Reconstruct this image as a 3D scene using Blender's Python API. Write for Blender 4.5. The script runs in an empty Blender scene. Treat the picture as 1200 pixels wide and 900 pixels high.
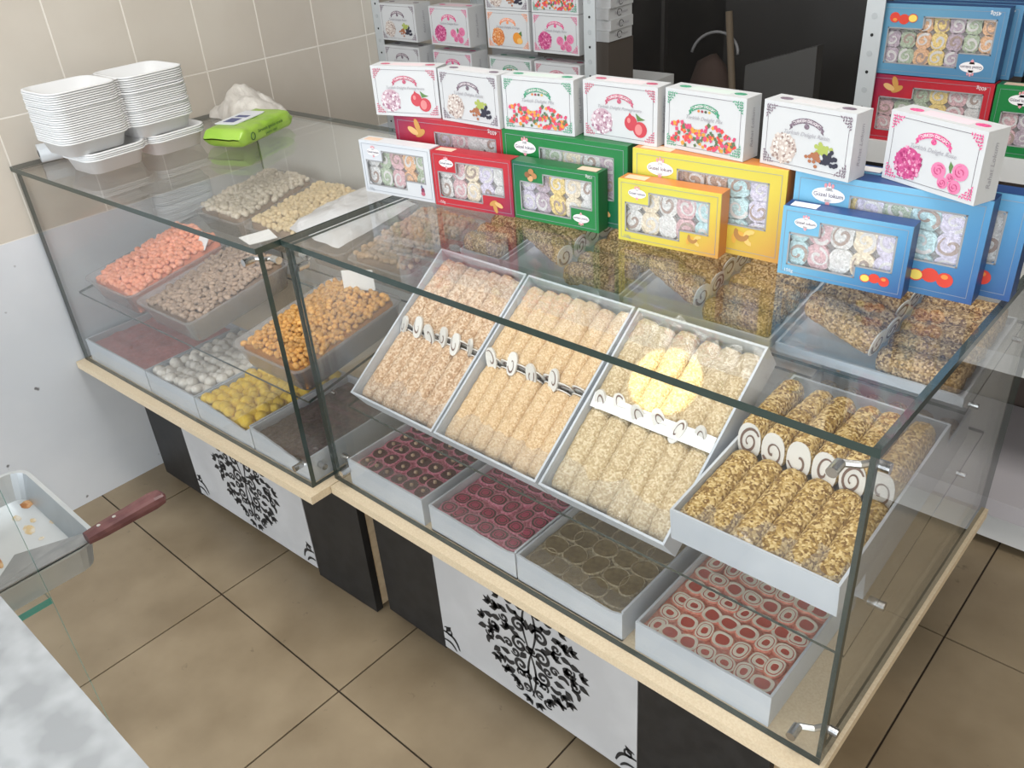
import bpy, bmesh, math, random
from mathutils import Vector, Matrix, noise as mnoise
S = bpy.context.scene
COL = S.collection
R = math.radians
rng = random.Random(7)

# ------------------------------------------------------------------ camera
cam = bpy.data.objects.new('camera', bpy.data.cameras.new('camera'))
COL.objects.link(cam)
cam.data.sensor_width = 36
cam.data.lens = 1012.2 / 1200 * 36
cam.data.clip_start = 0.02
rt, dn, fw = (0.74297, 0.66594, -0.0672), (0.30356, -0.42474, -0.8529), (-0.59653, 0.61328, -0.51772)
m3 = Matrix(((rt[0], -dn[0], -fw[0]), (rt[1], -dn[1], -fw[1]), (rt[2], -dn[2], -fw[2])))
cam.matrix_world = Matrix.Translation((2.2259, -0.7074, 1.457)) @ m3.to_quaternion().to_matrix().to_4x4()
S.camera = cam

# ------------------------------------------------------------------ world, lights, exposure
W = bpy.data.worlds.new('sky'); S.world = W; W.use_nodes = True
bg = W.node_tree.nodes['Background']
bg.inputs[0].default_value = (0.86, 0.93, 1.0, 1); bg.inputs[1].default_value = 0.75
def area(name, loc, target, sx, sy, power, col):
    l = bpy.data.lights.new(name, 'AREA'); l.shape = 'RECTANGLE'; l.size = sx; l.size_y = sy
    l.energy = power; l.color = col
    o = bpy.data.objects.new(name, l); COL.objects.link(o); o.location = loc
    o.rotation_euler = (Vector(target) - Vector(loc)).to_track_quat('-Z', 'Y').to_euler()
    return o
area('shopfront_daylight', (1.5, -2.75, 1.4), (1.2, 0.3, 0.6), 4.6, 2.4, 82, (0.90, 0.96, 1.0))
area('overhead_fill', (1.6, 0.0, 2.58), (1.6, 0.0, 0), 1.4, 0.8, 24, (1.0, 0.96, 0.9))  # unseen overhead fill, added to brighten the wall tiles
sp = bpy.data.lights.new('yellow_disc_spot', 'SPOT'); sp.energy = 230; sp.color = (1.0, 0.86, 0.45)  # added spot, put in to throw the round yellow disc on the third tray
sp.spot_size = R(3.45); sp.spot_blend = 0.04; sp.shadow_soft_size = 0.004
so = bpy.data.objects.new('yellow_disc_spot', sp); COL.objects.link(so)
so.location = (1.93, -1.0, 2.15)
so.rotation_euler = (Vector((1.603, 0.273, 0.752)) - so.location).to_track_quat('-Z', 'Y').to_euler()
S.view_settings.view_transform = 'Standard'; S.view_settings.look = 'None'
S.view_settings.gamma = 1; S.view_settings.use_curve_mapping = False
S.view_settings.exposure = 0.48
S.cycles.transparent_max_bounces = 40
S.cycles.max_bounces = 10
S.cycles.sample_clamp_indirect = 4

# ------------------------------------------------------------------ materials
MATS = {}
def M(name, col, rough=0.5, metal=0.0, spec=0.5, c2=None, sc=20.0, lo=0.4, hi=0.6, det=4.0, bump=None, rnd=0.0, coords='Object', emis=None, vor=False, sss=0.0):
    if name in MATS: return MATS[name]
    m = bpy.data.materials.new(name); m.use_nodes = True; MATS[name] = m
    nt = m.node_tree; b = nt.nodes['Principled BSDF']; L = nt.links.new
    b.inputs['Base Color'].default_value = (*col, 1); b.inputs['Roughness'].default_value = rough
    b.inputs['Metallic'].default_value = metal; b.inputs['Specular IOR Level'].default_value = spec
    co = None
    def coord():
        if coords == 'World': return nt.nodes.new('ShaderNodeNewGeometry').outputs['Position']
        return nt.nodes.new('ShaderNodeTexCoord').outputs[coords]
    cs = None
    if c2:
        co = coord()
        if vor:
            n = nt.nodes.new('ShaderNodeTexVoronoi'); n.inputs['Scale'].default_value = sc; fac = n.outputs['Color']
            sep = nt.nodes.new('ShaderNodeSeparateColor'); L(fac, sep.inputs[0]); fac = sep.outputs[0]
        else:
            n = nt.nodes.new('ShaderNodeTexNoise'); n.inputs['Scale'].default_value = sc; n.inputs['Detail'].default_value = det; fac = n.outputs[0]
        L(co, n.inputs['Vector'])
        r = nt.nodes.new('ShaderNodeValToRGB'); r.color_ramp.elements[0].position = lo; r.color_ramp.elements[1].position = hi
        r.color_ramp.elements[0].color = (*col, 1); r.color_ramp.elements[1].color = (*c2, 1)
        L(fac, r.inputs[0]); cs = r.outputs[0]
    if rnd:
        oi = nt.nodes.new('ShaderNodeObjectInfo'); mp = nt.nodes.new('ShaderNodeMapRange')
        mp.inputs[3].default_value = 1 - rnd; mp.inputs[4].default_value = 1 + rnd
        L(oi.outputs['Random'], mp.inputs[0])
        h = nt.nodes.new('ShaderNodeHueSaturation'); L(mp.outputs[0], h.inputs['Value'])
        if cs: L(cs, h.inputs['Color'])
        else: h.inputs['Color'].default_value = (*col, 1)
        cs = h.outputs[0]
    if cs: L(cs, b.inputs['Base Color'])
    if bump:
        n = nt.nodes.new('ShaderNodeTexNoise'); n.inputs['Scale'].default_value = bump[0]; n.inputs['Detail'].default_value = 3
        L(coord(), n.inputs['Vector'])
        bp_ = nt.nodes.new('ShaderNodeBump'); bp_.inputs['Strength'].default_value = bump[1]; bp_.inputs['Distance'].default_value = bump[2] if len(bump) > 2 else 0.002
        L(n.outputs[0], bp_.inputs['Height']); L(bp_.outputs[0], b.inputs['Normal'])
    if emis:
        b.inputs['Emission Color'].default_value = (*emis[0], 1); b.inputs['Emission Strength'].default_value = emis[1]
    return m

def clear_mat(name, tint, f0, rough, haze, haze_col=(0.9, 0.93, 0.95), bump=None, trans=False):
    """thin clear sheet: tinted pass-through, Schlick gloss, a white diffuse share for haze"""
    m = bpy.data.materials.new(name); m.use_nodes = True; nt = m.node_tree; L = nt.links.new
    nt.nodes.remove(nt.nodes['Principled BSDF']); out = nt.nodes['Material Output']
    g = nt.nodes.new('ShaderNodeNewGeometry'); d = nt.nodes.new('ShaderNodeVectorMath'); d.operation = 'DOT_PRODUCT'
    L(g.outputs['Incoming'], d.inputs[0])
    nrm = g.outputs['Normal']
    gl = nt.nodes.new('ShaderNodeBsdfGlossy'); gl.inputs['Roughness'].default_value = rough
    if bump:
        n = nt.nodes.new('ShaderNodeTexNoise'); n.inputs['Scale'].default_value = bump[0]; n.inputs['Detail'].default_value = 4
        tc = nt.nodes.new('ShaderNodeTexCoord'); L(tc.outputs['Object'], n.inputs['Vector'])
        b = nt.nodes.new('ShaderNodeBump'); b.inputs['Strength'].default_value = bump[1]; b.inputs['Distance'].default_value = 0.004
        L(n.outputs[0], b.inputs['Height']); nrm = b.outputs[0]; L(nrm, gl.inputs['Normal'])
    L(nrm, d.inputs[1])
    def math_(op, a, b=None):
        x = nt.nodes.new('ShaderNodeMath'); x.operation = op
        for i, v in enumerate((a, b)):
            if v is None: continue
            if isinstance(v, (int, float)): x.inputs[i].default_value = v
            else: L(v, x.inputs[i])
        return x.outputs[0]
    c = math_('ABSOLUTE', d.outputs['Value']); p = math_('POWER', math_('SUBTRACT', 1.0, c), 5.0)
    fac = math_('ADD', math_('MULTIPLY', p, 1 - f0), f0)
    tr = nt.nodes.new('ShaderNodeBsdfTransparent'); tr.inputs[0].default_value = (*tint, 1)
    df = nt.nodes.new('ShaderNodeBsdfDiffuse'); df.inputs[0].default_value = (*haze_col, 1)
    if trans:
        tl = nt.nodes.new('ShaderNodeBsdfTranslucent'); tl.inputs[0].default_value = (*haze_col, 1); m0 = nt.nodes.new('ShaderNodeMixShader'); L(df.outputs[0], m0.inputs[1]); L(tl.outputs[0], m0.inputs[2]); df = m0
    mx = nt.nodes.new('ShaderNodeMixShader'); mx.inputs[0].default_value = haze; L(tr.outputs[0], mx.inputs[1]); L(df.outputs[0], mx.inputs[2])
    m2 = nt.nodes.new('ShaderNodeMixShader'); L(fac, m2.inputs[0]); L(mx.outputs[0], m2.inputs[1]); L(gl.outputs[0], m2.inputs[2])
    L(m2.outputs[0], out.inputs[0])
    return m
GLASS = clear_mat('clear_glass', (0.994, 0.998, 0.996), 0.043, 0.0, 0.011)  # diffuse share paints a low-contrast white haze over the panes
FILM = clear_mat('clear_film', (0.97, 0.975, 0.98), 0.06, 0.12, 0.065, bump=(60, 0.6))
FILM2 = clear_mat('clear_stretched_film', (0.98, 0.98, 0.985), 0.05, 0.10, 0.035, bump=(60, 0.35))
BAGM = clear_mat('white_bag_film', (0.95, 0.95, 0.97), 0.06, 0.2, 0.34, bump=(40, 0.6))
TUBM = clear_mat('frosted_tub_plastic', (0.93, 0.92, 0.93), 0.045, 0.25, 0.24, haze_col=(0.92, 0.91, 0.92), trans=True)
EDGE = M('glass_edge_green', (0.028, 0.045, 0.040), 0.15, spec=0.6)
EDGE2 = M('glass_edge_teal', (0.04, 0.32, 0.27), 0.2, spec=0.6)
def grad(name, c1, c2, c3, rough=0.35, ax=(0.75, 0, -0.45), off=0.13):
    """printed colour run across a carton (local bounding-box coordinates)"""
    m = bpy.data.materials.new(name); m.use_nodes = True; nt = m.node_tree; L = nt.links.new; b = nt.nodes['Principled BSDF']
    tc = nt.nodes.new('ShaderNodeTexCoord'); d = nt.nodes.new('ShaderNodeVectorMath'); d.operation = 'DOT_PRODUCT'
    L(tc.outputs['Generated'], d.inputs[0]); d.inputs[1].default_value = ax
    a = nt.nodes.new('ShaderNodeMath'); a.operation = 'ADD'; a.inputs[1].default_value = off; L(d.outputs['Value'], a.inputs[0])
    r = nt.nodes.new('ShaderNodeValToRGB'); e = r.color_ramp.elements; e[0].color = (*c1, 1); e[0].position = 0.15; e[1].color = (*c3, 1); e[1].position = 0.9
    x = e.new(0.5); x.color = (*c2, 1); L(a.outputs[0], r.inputs[0]); L(r.outputs[0], b.inputs['Base Color'])
    b.inputs['Roughness'].default_value = rough; b.inputs['Specular IOR Level'].default_value = 0.5
    return m

# ------------------------------------------------------------------ mesh helpers
class MB:
    def __init__(s): s.v = []; s.f = []; s.m = []
    def add(s, vs, fs, mi=0):
        o = len(s.v); s.v += [tuple(v) for v in vs]
        for f in fs: s.f.append([i + o for i in f]); s.m.append(mi)
        return s
    def box(s, x0, x1, y0, y1, z0, z1, mi=0):
        return s.add([(x, y, z) for z in (z0, z1) for y in (y0, y1) for x in (x0, x1)],
                     [(0, 2, 3, 1), (4, 5, 7, 6), (0, 1, 5, 4), (2, 6, 7, 3), (0, 4, 6, 2), (1, 3, 7, 5)], mi)
    def prism(s, poly, a, b, ax='z', mi=0):
        """poly of 2-D points, extruded a..b on axis: 'z' -> (x,y), 'y' -> (x,z), 'x' -> (y,z)"""
        n = len(poly)
        P = {'z': lambda p, h: (p[0], p[1], h), 'y': lambda p, h: (p[0], h, p[1]), 'x': lambda p, h: (h, p[0], p[1])}[ax]
        fs = [list(range(n))[::-1], list(range(n, 2 * n))] + [(i, (i + 1) % n, n + (i + 1) % n, n + i) for i in range(n)]
        return s.add([P(p, a) for p in poly] + [P(p, b) for p in poly], fs, mi)
    def flat(s, poly, y, mi=0):
        """one printed polygon in the x-z plane facing -y"""
        a = sum(poly[i][0] * poly[(i + 1) % len(poly)][1] - poly[(i + 1) % len(poly)][0] * poly[i][1] for i in range(len(poly)))
        if a < 0: poly = poly[::-1]
        return s.add([(p[0], y, p[1]) for p in poly], [list(range(len(poly)))], mi)
    def ell(s, cx, cz, rx, rz, y, mi=0, n=16, a0=0):
        return s.flat([(cx + rx * math.cos(a0 + 2 * math.pi * i / n), cz + rz * math.sin(a0 + 2 * math.pi * i / n)) for i in range(n)], y, mi)
    def cyl(s, p0, p1, r0, r1=None, n=12, mi=0, caps=True):
        r1 = r0 if r1 is None else r1; p0 = Vector(p0); p1 = Vector(p1); d = (p1 - p0).normalized()
        u = d.orthogonal().normalized(); w = d.cross(u); vs = []
        for p, r in ((p0, r0), (p1, r1)):
            for i in range(n):
                a = 2 * math.pi * i / n; vs.append(p + u * r * math.cos(a) + w * r * math.sin(a))
        fs = [(i, (i + 1) % n, n + (i + 1) % n, n + i) for i in range(n)]
        if caps: fs += [list(range(n))[::-1], list(range(n, 2 * n))]
        return s.add(vs, fs, mi)
    def tube(s, pts, r, n=8, mi=0):
        pts = [Vector(p) for p in pts]; vs = []; u = None
        for i, p in enumerate(pts):
            d = (pts[min(i + 1, len(pts) - 1)] - pts[max(i - 1, 0)]).normalized()
            u = d.orthogonal().normalized() if u is None else (u - d * u.dot(d)).normalized(); w = d.cross(u)
            rr = r[i] if isinstance(r, (list, tuple)) else r
            vs += [p + (u * math.cos(2 * math.pi * k / n) + w * math.sin(2 * math.pi * k / n)) * rr for k in range(n)]
        fs = [(i * n + k, i * n + (k + 1) % n, (i + 1) * n + (k + 1) % n, (i + 1) * n + k) for i in range(len(pts) - 1) for k in range(n)]
        fs += [list(range(n))[::-1], [(len(pts) - 1) * n + k for k in range(n)]]
        return s.add(vs, fs, mi)
    def grid(s, nx, ny, fn, mi=0):
        vs = [fn(i / nx, j / ny) for j in range(ny + 1) for i in range(nx + 1)]
        return s.add(vs, [(j * (nx + 1) + i, j * (nx + 1) + i + 1, (j + 1) * (nx + 1) + i + 1, (j + 1) * (nx + 1) + i) for j in range(ny) for i in range(nx)], mi)
    def mesh(s, name, mats, smooth=False):
        me = bpy.data.meshes.new(name); me.from_pydata(s.v, [], s.f); me.update()
        for m in (mats if isinstance(mats, (list, tuple)) else [mats]): me.materials.append(m)
        me.polygons.foreach_set('material_index', s.m)
        if smooth: me.polygons.foreach_set('use_smooth', [True] * len(s.f))
        me.update(); return me
def blob(seed, sx, sy, sz, amp=0.12, sub=2, freq=1.6, name='blob', mat=None):
    bm = bmesh.new(); bmesh.ops.create_icosphere(bm, subdivisions=sub, radius=1)
    for v in bm.verts:
        n = 1 + amp * mnoise.noise(v.co * freq + Vector((seed * 7.3, seed * 3.1, seed)))
        v.co = Vector((v.co.x * sx, v.co.y * sy, v.co.z * sz)) * n
    me = bpy.data.meshes.new(name); bm.to_mesh(me); bm.free()
    me.polygons.foreach_set('use_smooth', [True] * len(me.polygons))
    if mat: me.materials.append(mat)
    return me
def obj(name, me, parent=None, M4=None):
    o = bpy.data.objects.new(name, me); COL.objects.link(o)
    if parent: o.parent = parent
    if M4 is not None: o.matrix_basis = M4
    return o
def tag(o, label, cat, group=None, kind=None):
    o['label'] = label
    if cat: o['category'] = cat
    if group: o['group'] = group
    if kind: o['kind'] = kind
    return o
def thing(name, label, cat, M4, group=None):
    return tag(obj(name, None, None, M4), label, cat, group)
def part(name, mb, mats, parent, M4=None, smooth=False, label=None):
    me = mb.mesh(name, mats, smooth) if isinstance(mb, MB) else mb
    o = obj(name, me, parent, M4)
    if label: o['label'] = label
    return o
def struct(name, mb, mats, parent=None):
    o = obj(name, mb.mesh(name, mats), parent)
    if not parent: o['kind'] = 'structure'
    return o
def T(x, y, z, yaw=0, tilt=0, roll=0):
    return Matrix.Translation((x, y, z)) @ Matrix.Rotation(yaw, 4, 'Z') @ Matrix.Rotation(tilt, 4, 'X') @ Matrix.Rotation(roll, 4, 'Y')
def copy_tree(o, M4, label=None, group=None):
    c = o.copy(); COL.objects.link(c); c.matrix_basis = M4
    if label: c['label'] = label
    if group: c['group'] = group
    for ch in o.children:
        d = ch.copy(); COL.objects.link(d); d.parent = c
        for g in ch.children:
            e = g.copy(); COL.objects.link(e); e.parent = d
    return c
def text_mesh(s, size, mat, shear=0.0, arc=None, align='CENTER', fat=0.0):
    """lettering as a flat mesh in the x-z plane facing -y; arc=(radius) bends it over a circle"""
    cu = bpy.data.curves.new('t', 'FONT'); cu.body = s; cu.size = size; cu.align_x = align; cu.align_y = 'CENTER'; cu.shear = shear; cu.resolution_u = 2; cu.offset = fat
    o = bpy.data.objects.new('t', cu); COL.objects.link(o)
    dg = bpy.context.evaluated_depsgraph_get(); me = bpy.data.meshes.new_from_object(o.evaluated_get(dg))
    bpy.data.objects.remove(o); bpy.data.curves.remove(cu)
    for v in me.vertices:
        x, z = v.co.x, v.co.y
        if arc:
            a = x / arc; r = arc + z; x, z = r * math.sin(a), r * math.cos(a) - arc
        v.co = (x, 0, z)
    me.materials.clear(); me.materials.append(mat); me.update()
    return me

# ------------------------------------------------------------------ common materials
WHITE = M('white_card', (0.80, 0.80, 0.80), 0.55)
CARTON = M('grey_white_cardboard', (0.47, 0.505, 0.555), 0.6, c2=(0.54, 0.57, 0.615), sc=6, bump=(120, 0.12))
WOOD = M('pale_beech_board', (0.60, 0.47, 0.31), 0.5, c2=(0.68, 0.55, 0.38), sc=60)
WOODE = M('board_edge_band', (0.66, 0.53, 0.36), 0.45, c2=(0.72, 0.6, 0.43), sc=300)
BLACK = M('black_melamine', (0.009, 0.009, 0.010), 0.5, c2=(0.015, 0.015, 0.016), sc=30)
CHROME = M('chrome', (0.62, 0.62, 0.62), 0.18, metal=1.0)
STEEL = M('grey_rack_steel', (0.52, 0.55, 0.57), 0.45, metal=0.2)
DARKHOLE = M('dark_hole', (0.01, 0.01, 0.01), 0.8)

# ------------------------------------------------------------------ setting
GX, GY, TS = 0.6245, -0.1144, 0.4515
grout = M('dark_floor_grout', (0.035, 0.022, 0.015), 0.9)
fl = struct('floor', MB().box(-0.2, 4.6, -2.8, 2.2, -0.06, -0.0035), grout)
FT = M('beige_stone_tile', (0.215, 0.162, 0.100), 0.42, c2=(0.325, 0.255, 0.168), sc=5.5, lo=0.3, hi=0.72, det=9, coords='World', bump=(35, 0.08), rnd=0.06)
tnt = FT.node_tree   # scuffs and dark flecks with a shape of their own
_b = tnt.nodes['Principled BSDF']; _src = _b.inputs['Base Color'].links[0].from_socket
_g = tnt.nodes.new('ShaderNodeNewGeometry'); _n = tnt.nodes.new('ShaderNodeTexNoise'); _n.inputs['Scale'].default_value = 26; _n.inputs['Detail'].default_value = 9; _n.inputs['Roughness'].default_value = 0.62
tnt.links.new(_g.outputs['Position'], _n.inputs['Vector']); _r = tnt.nodes.new('ShaderNodeValToRGB')
_r.color_ramp.elements[0].position = 0.655; _r.color_ramp.elements[1].position = 0.80
tnt.links.new(_n.outputs[0], _r.inputs[0]); _mx = tnt.nodes.new('ShaderNodeMix'); _mx.data_type = 'RGBA'
tnt.links.new(_r.outputs[0], _mx.inputs[0]); tnt.links.new(_src, _mx.inputs[6]); _mx.inputs[7].default_value = (0.09, 0.065, 0.04, 1)
tnt.links.new(_mx.outputs[2], _b.inputs['Base Color'])
tile_me = MB().box(0.002, TS - 0.002, 0.002, TS - 0.002, -0.0035, 0.0).mesh('floor_tile', FT)
for i in range(-2, 8):
    for j in range(-5, 5):
        x, y = GX + i * TS, GY + j * TS
        if x < -0.3 or x > 4.1: continue
        if x < 0:
            me = MB().box(-x, TS - 0.002, 0.002, TS - 0.002, -0.0035, 0.0).mesh('floor_tile', FT)
        else: me = tile_me
        obj('floor_tile', me, fl, T(x, y, 0))
PL = M('white_wall_paint', (0.60, 0.635, 0.69), 0.75, c2=(0.665, 0.695, 0.745), sc=3, bump=(25, 0.12))
def add_specks(m, sc, lo, col):
    nt = m.node_tree; b = nt.nodes['Principled BSDF']; src = b.inputs['Base Color'].links[0].from_socket
    g = nt.nodes.new('ShaderNodeNewGeometry'); n = nt.nodes.new('ShaderNodeTexNoise'); n.inputs['Scale'].default_value = sc; n.inputs['Detail'].default_value = 2
    nt.links.new(g.outputs['Position'], n.inputs['Vector']); r = nt.nodes.new('ShaderNodeValToRGB')
    r.color_ramp.elements[0].position = lo; r.color_ramp.elements[1].position = lo + 0.035; nt.links.new(n.outputs[0], r.inputs[0])
    mx = nt.nodes.new('ShaderNodeMix'); mx.data_type = 'RGBA'; nt.links.new(r.outputs[0], mx.inputs[0]); nt.links.new(src, mx.inputs[6])
    mx.inputs[7].default_value = (*col, 1); nt.links.new(mx.outputs[2], b.inputs['Base Color'])
add_specks(PL, 22, 0.735, (0.16, 0.16, 0.17))
wl = struct('wall_left', MB().box(-0.12, -0.006, -2.8, 2.2, 0, 2.7).box(-0.006, 0.0, -2.8, 1.6, 0, 0.757), PL)
GR = M('pale_tile_grout', (0.80, 0.77, 0.72), 0.85)
WT = M('glazed_beige_tile', (0.54, 0.495, 0.435), 0.3, c2=(0.61, 0.57, 0.51), sc=3.2, lo=0.35, hi=0.7, det=6, coords='World', rnd=0.03)
struct('tile_grout', MB().box(-0.006, -0.0010, -2.8, 1.6, 0.757, 1.88), GR, wl)
wt_me = MB().box(-0.0010, 0.0, 0.0020, 0.1832 - 0.0020, 0.0020, 0.273 - 0.0020).mesh('wall_tile', WT)
for r_ in range(4):
    for j in range(-6, 9):
        obj('wall_tile', wt_me, wl, T(0, -0.034 + 0.1832 * j, 0.758 + 0.273 * r_))
DKW = M('dark_back_wall', (0.016, 0.0145, 0.0135), 0.35, c2=(0.026, 0.023, 0.021), sc=4)
struct('wall_back', MB().box(-0.2, 4.6, 2.1, 2.2, 0, 2.7), DKW)
struct('wall_right', MB().box(3.7, 3.8, -2.8, 2.1, 0, 2.7), M('right_wall_paint', (0.74, 0.66, 0.54), 0.8))
struct('ceiling', MB().box(-0.2, 4.6, -2.8, 2.2, 2.7, 2.76), M('ceiling_paint', (0.75, 0.75, 0.74), 0.85))

# ------------------------------------------------------------------ display cases
ZB, ZT = 0.409, 0.9254
def F1(u, v): return (u, -0.0323 + 0.0337 * u + v)
def pane(parent, poly, z0, z1, name='glass_pane', label=None, edge=EDGE):
    mb = MB().prism(poly, z0, z1)
    me = mb.mesh(name, [GLASS, edge]); mx = max(p.area for p in me.polygons)
    for p in me.polygons:
        if p.area < mx * 0.3: p.material_index = 1
    o = obj(name, me, parent)
    if label: o['label'] = label
    return o
def clamp(parent, cx, cy, z, sx):
    """chrome corner clamp: bolt through the front pane, bolt through the side pane, a bar between"""
    a = (cx - sx * 0.040, cy + 0.008, z); b = (cx - sx * 0.008, cy + 0.034, z)
    mb = MB()
    mb.cyl((a[0], cy - 0.009, z), (a[0], cy + 0.012, z), 0.0068, n=14).cyl((cx + sx * 0.006, b[1], z), (cx - sx * 0.012, b[1], z), 0.0068, n=14)
    mb.tube([(a[0], cy + 0.013, z), (cx - sx * 0.022, cy + 0.022, z), (cx - sx * 0.013, b[1], z)], 0.0045, 8)
    part('corner_clamp', mb, CHROME, parent, smooth=False)
def decal_strokes(strokes, y, leaf=()):
    mb = MB()
    for pts, w in strokes:
        n = len(pts); vs = []
        for i, (x, z) in enumerate(pts):
            dx = pts[min(i + 1, n - 1)][0] - pts[max(i - 1, 0)][0]; dz = pts[min(i + 1, n - 1)][1] - pts[max(i - 1, 0)][1]
            l = math.hypot(dx, dz) or 1; t = i / (n - 1); hw = w * (0.25 + 0.75 * math.sin(math.pi * (0.12 + 0.80 * t))) / 2
            vs += [(x - dz / l * hw, y, z + dx / l * hw), (x + dz / l * hw, y, z - dx / l * hw)]
        mb.add(vs, [(2 * i, 2 * i + 1, 2 * i + 3, 2 * i + 2) for i in range(n - 1)])
    for (x, z, a, l, w) in leaf:
        c, s_ = math.cos(a), math.sin(a)
        P = [(0, 0), (0.3 * l, w / 2), (0.6 * l, w * 0.4), (l, 0), (0.6 * l, -w * 0.4), (0.3 * l, -w / 2)]
        mb.flat([(x + p[0] * c - p[1] * s_, z + p[0] * s_ + p[1] * c) for p in P], y)
    return mb
def spiral(cx, cz, r0, turns, a0, d=1, n=26, k=0.12):
    return [(cx + r0 * (1 - (1 - k) * i / n) * math.cos(a0 + d * turns * 2 * math.pi * i / n), cz + r0 * (1 - (1 - k) * i / n) * math.sin(a0 + d * turns * 2 * math.pi * i / n)) for i in range(n + 1)]
def arcpts(x0, z0, x1, z1, bow, n=10):
    dx, dz = x1 - x0, z1 - z0
    return [(x0 + dx * t - dz * bow * math.sin(math.pi * t), z0 + dz * t + dx * bow * math.sin(math.pi * t)) for t in [i / n for i in range(n + 1)]]
def damask(cx, cz, s):
    """mirrored scroll-and-leaf medallion: evenly scattered scrolls and leaf sprays in a diamond outline"""
    st, lf, els = [], [], []
    rq = random.Random(11)
    half = [(arcpts(0.02, -0.95, 0.03, 0.0, 0.10), 0.04), (arcpts(0.03, 0.0, 0.02, 0.9, -0.10), 0.04), (spiral(0.19, 0.36, 0.14, 1.5, math.pi, -1), 0.062), (spiral(0.20, -0.02, 0.15, 1.5, 2.4, -1), 0.065), (spiral(0.20, -0.42, 0.14, 1.5, math.pi, 1), 0.062)]
    leaves = []
    els = [(0.19, 0.36), (0.20, -0.02), (0.20, -0.42), (0.02, 0.2), (0.02, -0.3), (0.02, 0.6), (0.02, -0.7)]
    k = 0
    for i in range(4000):
        x, z = rq.uniform(0.02, 0.88), rq.uniform(-1.05, 1.05)
        if (x / 0.90) ** 1.35 + (abs(z) / 1.06) ** 1.6 > 1: continue
        if min(math.hypot(x - a_, z - b_) for a_, b_ in els) < (0.150 if x < 0.4 and abs(z) < 0.55 else 0.128): continue
        els.append((x, z)); k += 1; an = math.atan2(z, x + 0.2) + rq.uniform(-0.7, 0.7)
        if k % 4 == 0: half.append((spiral(x, z, 0.082, 1.25, an, rq.choice((1, -1)), 16, 0.2), 0.052))
        elif k % 4 == 1:
            for da in (-0.75, 0, 0.75): leaves.append((x, z, an + da, 0.155, 0.085))
        elif k % 4 == 2: half.append((arcpts(x - 0.08 * math.cos(an), z - 0.08 * math.sin(an), x + 0.10 * math.cos(an), z + 0.10 * math.sin(an), rq.choice((-0.35, 0.35))), 0.085))
        else: leaves.append((x - 0.05 * math.cos(an), z - 0.05 * math.sin(an), an, 0.20, 0.115))
    for sg in (1, -1):
        for p, w in half: st.append(([(cx + sg * x * s, cz + z * s) for x, z in p], w * s))
        for x, z, a_, l, w in leaves: lf.append((cx + sg * x * s, cz + z * s, a_ if sg > 0 else math.pi - a_, l * s, w * s))
    return st, lf
INK = M('damask_black_print', (0.018, 0.018, 0.02), 0.6)
PAPER = M('white_wallpaper_panel', (0.46, 0.46, 0.47), 0.6, c2=(0.51, 0.51, 0.52), sc=8, bump=(300, 0.08))

def base_cabinet(label, x0, x1, y0, slope, xa, xb, orn_x, side):
    root = thing('base_cabinet', label, 'cabinet', Matrix.Identity(4))
    yy = lambda x: y0 + slope * x
    def front(a, b, mat, z0=0.0, dy=0.0, name='front_panel', lab=None):
        return part(name, MB().prism([(a, yy(a) + dy), (b, yy(b) + dy), (b, yy(b) + 0.018), (a, yy(a) + 0.018)], z0, 0.39), mat, root, label=lab)
    front(x0, xa - 0.001, BLACK, 0.018, lab='black end panel on the left'); front(xb + 0.001, x1, BLACK, 0.004, lab='black end panel on the right')
    p = front(xa, xb, PAPER, 0.026, -0.001, lab='white panel with black damask print')
    st, lf = damask(0, 0, 0.138)
    ang = math.atan(slope)
    part('damask_ornament', decal_strokes(st, -0.0006, lf), INK, p, T(orn_x, yy(orn_x) - 0.001, 0.19, ang))
    # torn leaf fragments of the same print at the panel's lower corners
    for cx, sg in ((xa, 1), (xb, -1)):
        st2 = [([(sg * x, z) for x, z in q], w) for q, w in ((arcpts(0.0, 0.045, 0.045, 0.012, 0.25), 0.008), (arcpts(0.0, 0.02, 0.035, 0.004, 0.2), 0.007), (spiral(0.016, 0.05, 0.014, 1.2, 2.5, -1), 0.005))]
        part('print_fragment', decal_strokes(st2, -0.0006, [(sg * 0.01, 0.05, 0.9 if sg > 0 else 2.2, 0.025, 0.012)]), INK, p, T(cx, yy(cx) - 0.001, 0.03, ang))
    # carcass: side walls, back, plinth
    for x in (x0 + 0.002, x1 - 0.02):
        part('side_wall', MB().prism([(x, yy(x) + 0.0185), (x + 0.018, yy(x) + 0.0185), (x + 0.018, 0.62), (x, 0.62)], 0.012, 0.389), WOOD, root, label='raw beech side wall')
    part('back_wall', MB().box(x0 + 0.021, x1 - 0.021, 0.60, 0.618, 0.012, 0.389), BLACK, root)
    if side:
        part('screw', MB().cyl((x1 - 0.002, yy(x1) + 0.045, 0.16), (x1 + 0.001, yy(x1) + 0.045, 0.16), 0.004), CHROME, root)
    return root
base_cabinet('low cabinet with white damask front next to the left wall', 0.075, 0.972, 0.048, 0.0337, 0.262, 0.765, 0.525, True)
base_cabinet('low cabinet with white damask front under the right glass case', 1.0, 1.915, 0.098, 0.0, 1.185, 1.678, 1.437, False)

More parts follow.
